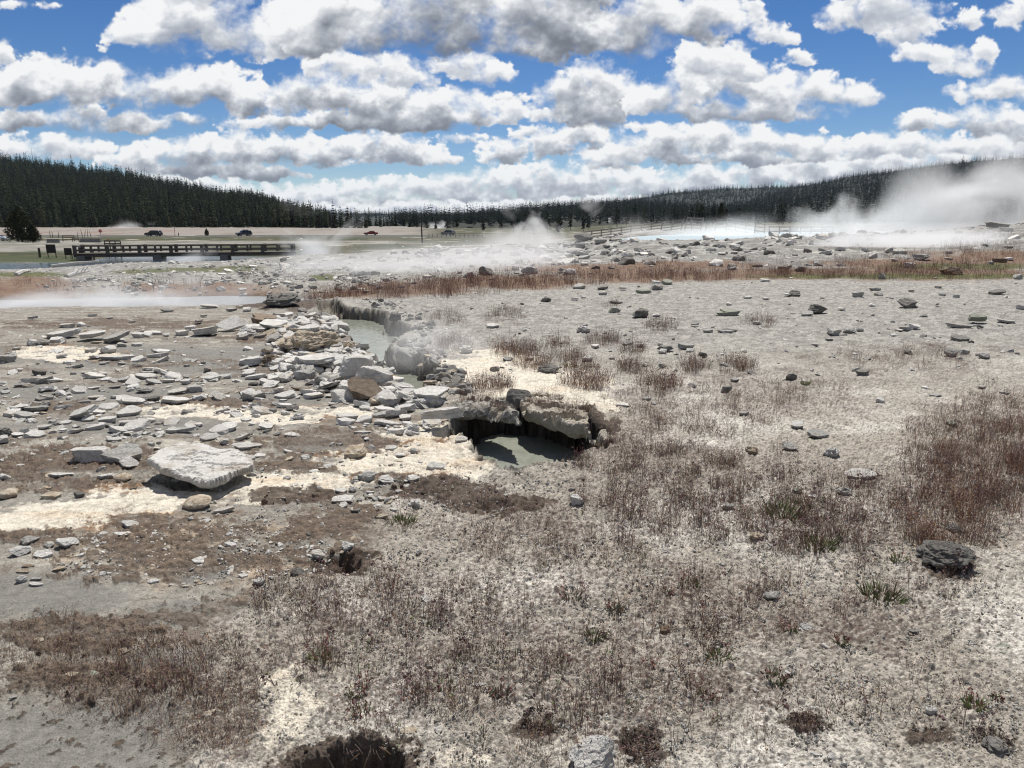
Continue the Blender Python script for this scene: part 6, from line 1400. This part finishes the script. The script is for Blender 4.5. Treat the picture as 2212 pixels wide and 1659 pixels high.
car(801, 505, 236, 4.6, 'sedan', P_REDC, 'dark red car beyond the meadow, half behind the conifer clump', math.pi + .15)
car(968, 506, 238, 4.7, 'suv', P_SIL, 'grey car parked behind the raised boardwalk', 2.6)
M_BRN = mat('brown_cabin', (.16, .09, .06), .8)
# ---------------------------------------------------------------- steam
def steam_mat(name, dens, scale, lo, hi, lean, rise, seed, aniso=.25, flat=False):
    m = D.materials.new(name); m.use_nodes = True; nt = m.node_tree; N = nt.nodes; L = nt.links
    N.remove(N['Principled BSDF']); out = N['Material Output']
    pv = N.new('ShaderNodeVolumeScatter'); pv.inputs['Color'].default_value = (.985, .985, .985, 1); pv.inputs['Anisotropy'].default_value = aniso
    L.new(pv.outputs[0], out.inputs['Volume'])
    tc = N.new('ShaderNodeTexCoord'); s = N.new('ShaderNodeSeparateXYZ'); L.new(tc.outputs['Object'], s.inputs[0])
    M = lambda op, a=None, b=None, va=None, vb=None: mth(op, a, b, va, vb, nt)
    X, Y, Zc = s.outputs                              # object space runs -1..1 in each direction
    h = M('MULTIPLY_ADD', Zc, vb=.5); h.node.inputs[2].default_value = .5     # 0 at the ground, 1 at the top
    xs = M('SUBTRACT', X, M('MULTIPLY', h, vb=lean))
    wid = M('MULTIPLY_ADD', h, vb=(1 - rise)); wid.node.inputs[2].default_value = rise
    xr = M('DIVIDE', xs, wid); yr = M('DIVIDE', Y, wid)
    r2 = M('ADD', M('MULTIPLY', xr, xr), M('MULTIPLY', yr, yr))
    g = N.new('ShaderNodeNewGeometry'); mp = N.new('ShaderNodeMapping'); mp.inputs['Location'].default_value = (seed * 3.7, seed * 1.3, seed * 2.1); mp.inputs['Scale'].default_value = (1, .45, 1.0)
    mp.inputs['Rotation'].default_value = (0, .3, 0)
    L.new(g.outputs['Position'], mp.inputs['Vector'])
    t = N.new('ShaderNodeTexNoise'); t.inputs['Scale'].default_value = scale; t.inputs['Detail'].default_value = 5; t.inputs['Roughness'].default_value = .6; t.inputs['Distortion'].default_value = .75
    L.new(mp.outputs[0], t.inputs['Vector'])
    fall = N.new('ShaderNodeMapRange'); fall.inputs['From Min'].default_value = 1.0; fall.inputs['From Max'].default_value = .12; L.new(r2, fall.inputs['Value'])
    hv = N.new('ShaderNodeMapRange'); hv.inputs['From Min'].default_value = 1.0; hv.inputs['From Max'].default_value = .0; L.new(h, hv.inputs['Value'])
    env = M('MULTIPLY', fall.outputs['Result'], M('POWER', hv.outputs['Result'], vb=1.3 if not flat else 1.8))
    # noise bites deeper where the envelope is thin
    nn = N.new('ShaderNodeMapRange'); nn.inputs['From Min'].default_value = lo; nn.inputs['From Max'].default_value = hi
    L.new(M('ADD', t.outputs['Fac'], M('MULTIPLY', M('SUBTRACT', env, vb=.5), vb=.34)), nn.inputs['Value'])
    d = M('MULTIPLY', M('MULTIPLY', nn.outputs['Result'], M('MINIMUM', M('MULTIPLY', env, vb=2.0), vb=1.0)), vb=dens)
    L.new(d, pv.inputs['Density'])
    return m
def steam(u0, u1, vt, vb, y, depth, dens, scale, label, lo=.42, hi=.72, lean=.5, rise=.5, seed=0, flat=False, zoff=-.1, aniso=.25):
    a = at_depth(u0, vb, y); b = at_depth(u1, vb, y); zt = EYE + slope(vt) * y; zb = gz((a.x + b.x) / 2, y) + zoff
    if flat is not False: zb = flat
    hx = (b.x - a.x) / 2; hz_ = (zt - zb) / 2
    mb = MB(); mb.box((0, 0, 0), (2, 2, 2))
    o = mb.build('steam', steam_mat('steam_%d' % seed, dens, scale, lo, hi, lean, rise, seed, aniso, flat is not False), None, ((a.x + b.x) / 2, y, zb + hz_))
    o.scale = (hx, depth / 2, hz_); tag(o, label, 'steam', kind='stuff'); return o
steam(1640, 2330, 478, 566, 37, 8, 1.3, .28, 'low thick bank of steam rolling over the right rubble field', .40, .66, .15, .8, 1)
steam(1600, 2600, 235, 512, 62, 9, .50, .19, 'great cloud of steam rising from the spring at far right', .41, .74, .6, .75, 2)
steam(1600, 1930, 372, 515, 57, 6, .45, .26, 'leaning plume of steam at the right end of the spring', .42, .68, .6, .55, 3)
steam(940, 1360, 395, 545, 66, 8, .34, .19, 'upright veil of steam at centre above the grey rubble', .43, .68, .35, .65, 4)
steam(1230, 1850, 455, 523, 64, 20, .26, .2, 'thin vapour lying on the turquoise spring', .38, .7, .2, .9, 5)
steam(530, 800, 420, 566, 95, 9, .55, .16, 'soft plume of steam drifting above the right end of the bridge', .42, .72, .4, .5, 6)
steam(310, 470, 528, 568, 92, 8, .55, .25, 'small jet of steam below the footbridge', .42, .7, .5, .5, 7)
steam(-300, 820, 545, 672, 20.0, 8, .85, .40, 'low mist drifting over the pale pool beyond the mud flat', .43, .66, .2, .85, 8)
steam(330, 1500, 490, 650, 32, 14, .24, .2, 'thin mist crossing the grey rubble at centre', .42, .68, .2, .9, 9)
steam(740, 1100, 580, 850, 10.5, 3.5, .5, .75, 'faint vapour hanging over the channel', .40, .72, .3, .8, 10)
steam(178, 330, 468, 500, 360, 24, .16, .07, 'wisps of steam in front of the forest on the far terrace', .42, .7, .7, .7, 11)
steam(915, 975, 472, 500, 420, 24, .2, .07, 'small far puff of steam behind the dead snag', .42, .7, .2, .7, 12)
# ---------------------------------------------------------------- air
m = D.materials.new('thin_air'); m.use_nodes = True; N = m.node_tree.nodes; N.remove(N['Principled BSDF'])
pv = N.new('ShaderNodeVolumePrincipled'); pv.inputs['Color'].default_value = (.62, .76, .95, 1); pv.inputs['Density'].default_value = .00003; pv.inputs['Anisotropy'].default_value = .2
m.node_tree.links.new(pv.outputs[0], N['Material Output'].inputs['Volume'])
mb = MB(); mb.box((0, 2500, 124), (12400, 8400, 262)); hz_o = mb.build('haze', m)
tag(hz_o, 'thin bluish air between the basin and the far hills', 'haze', kind='stuff')
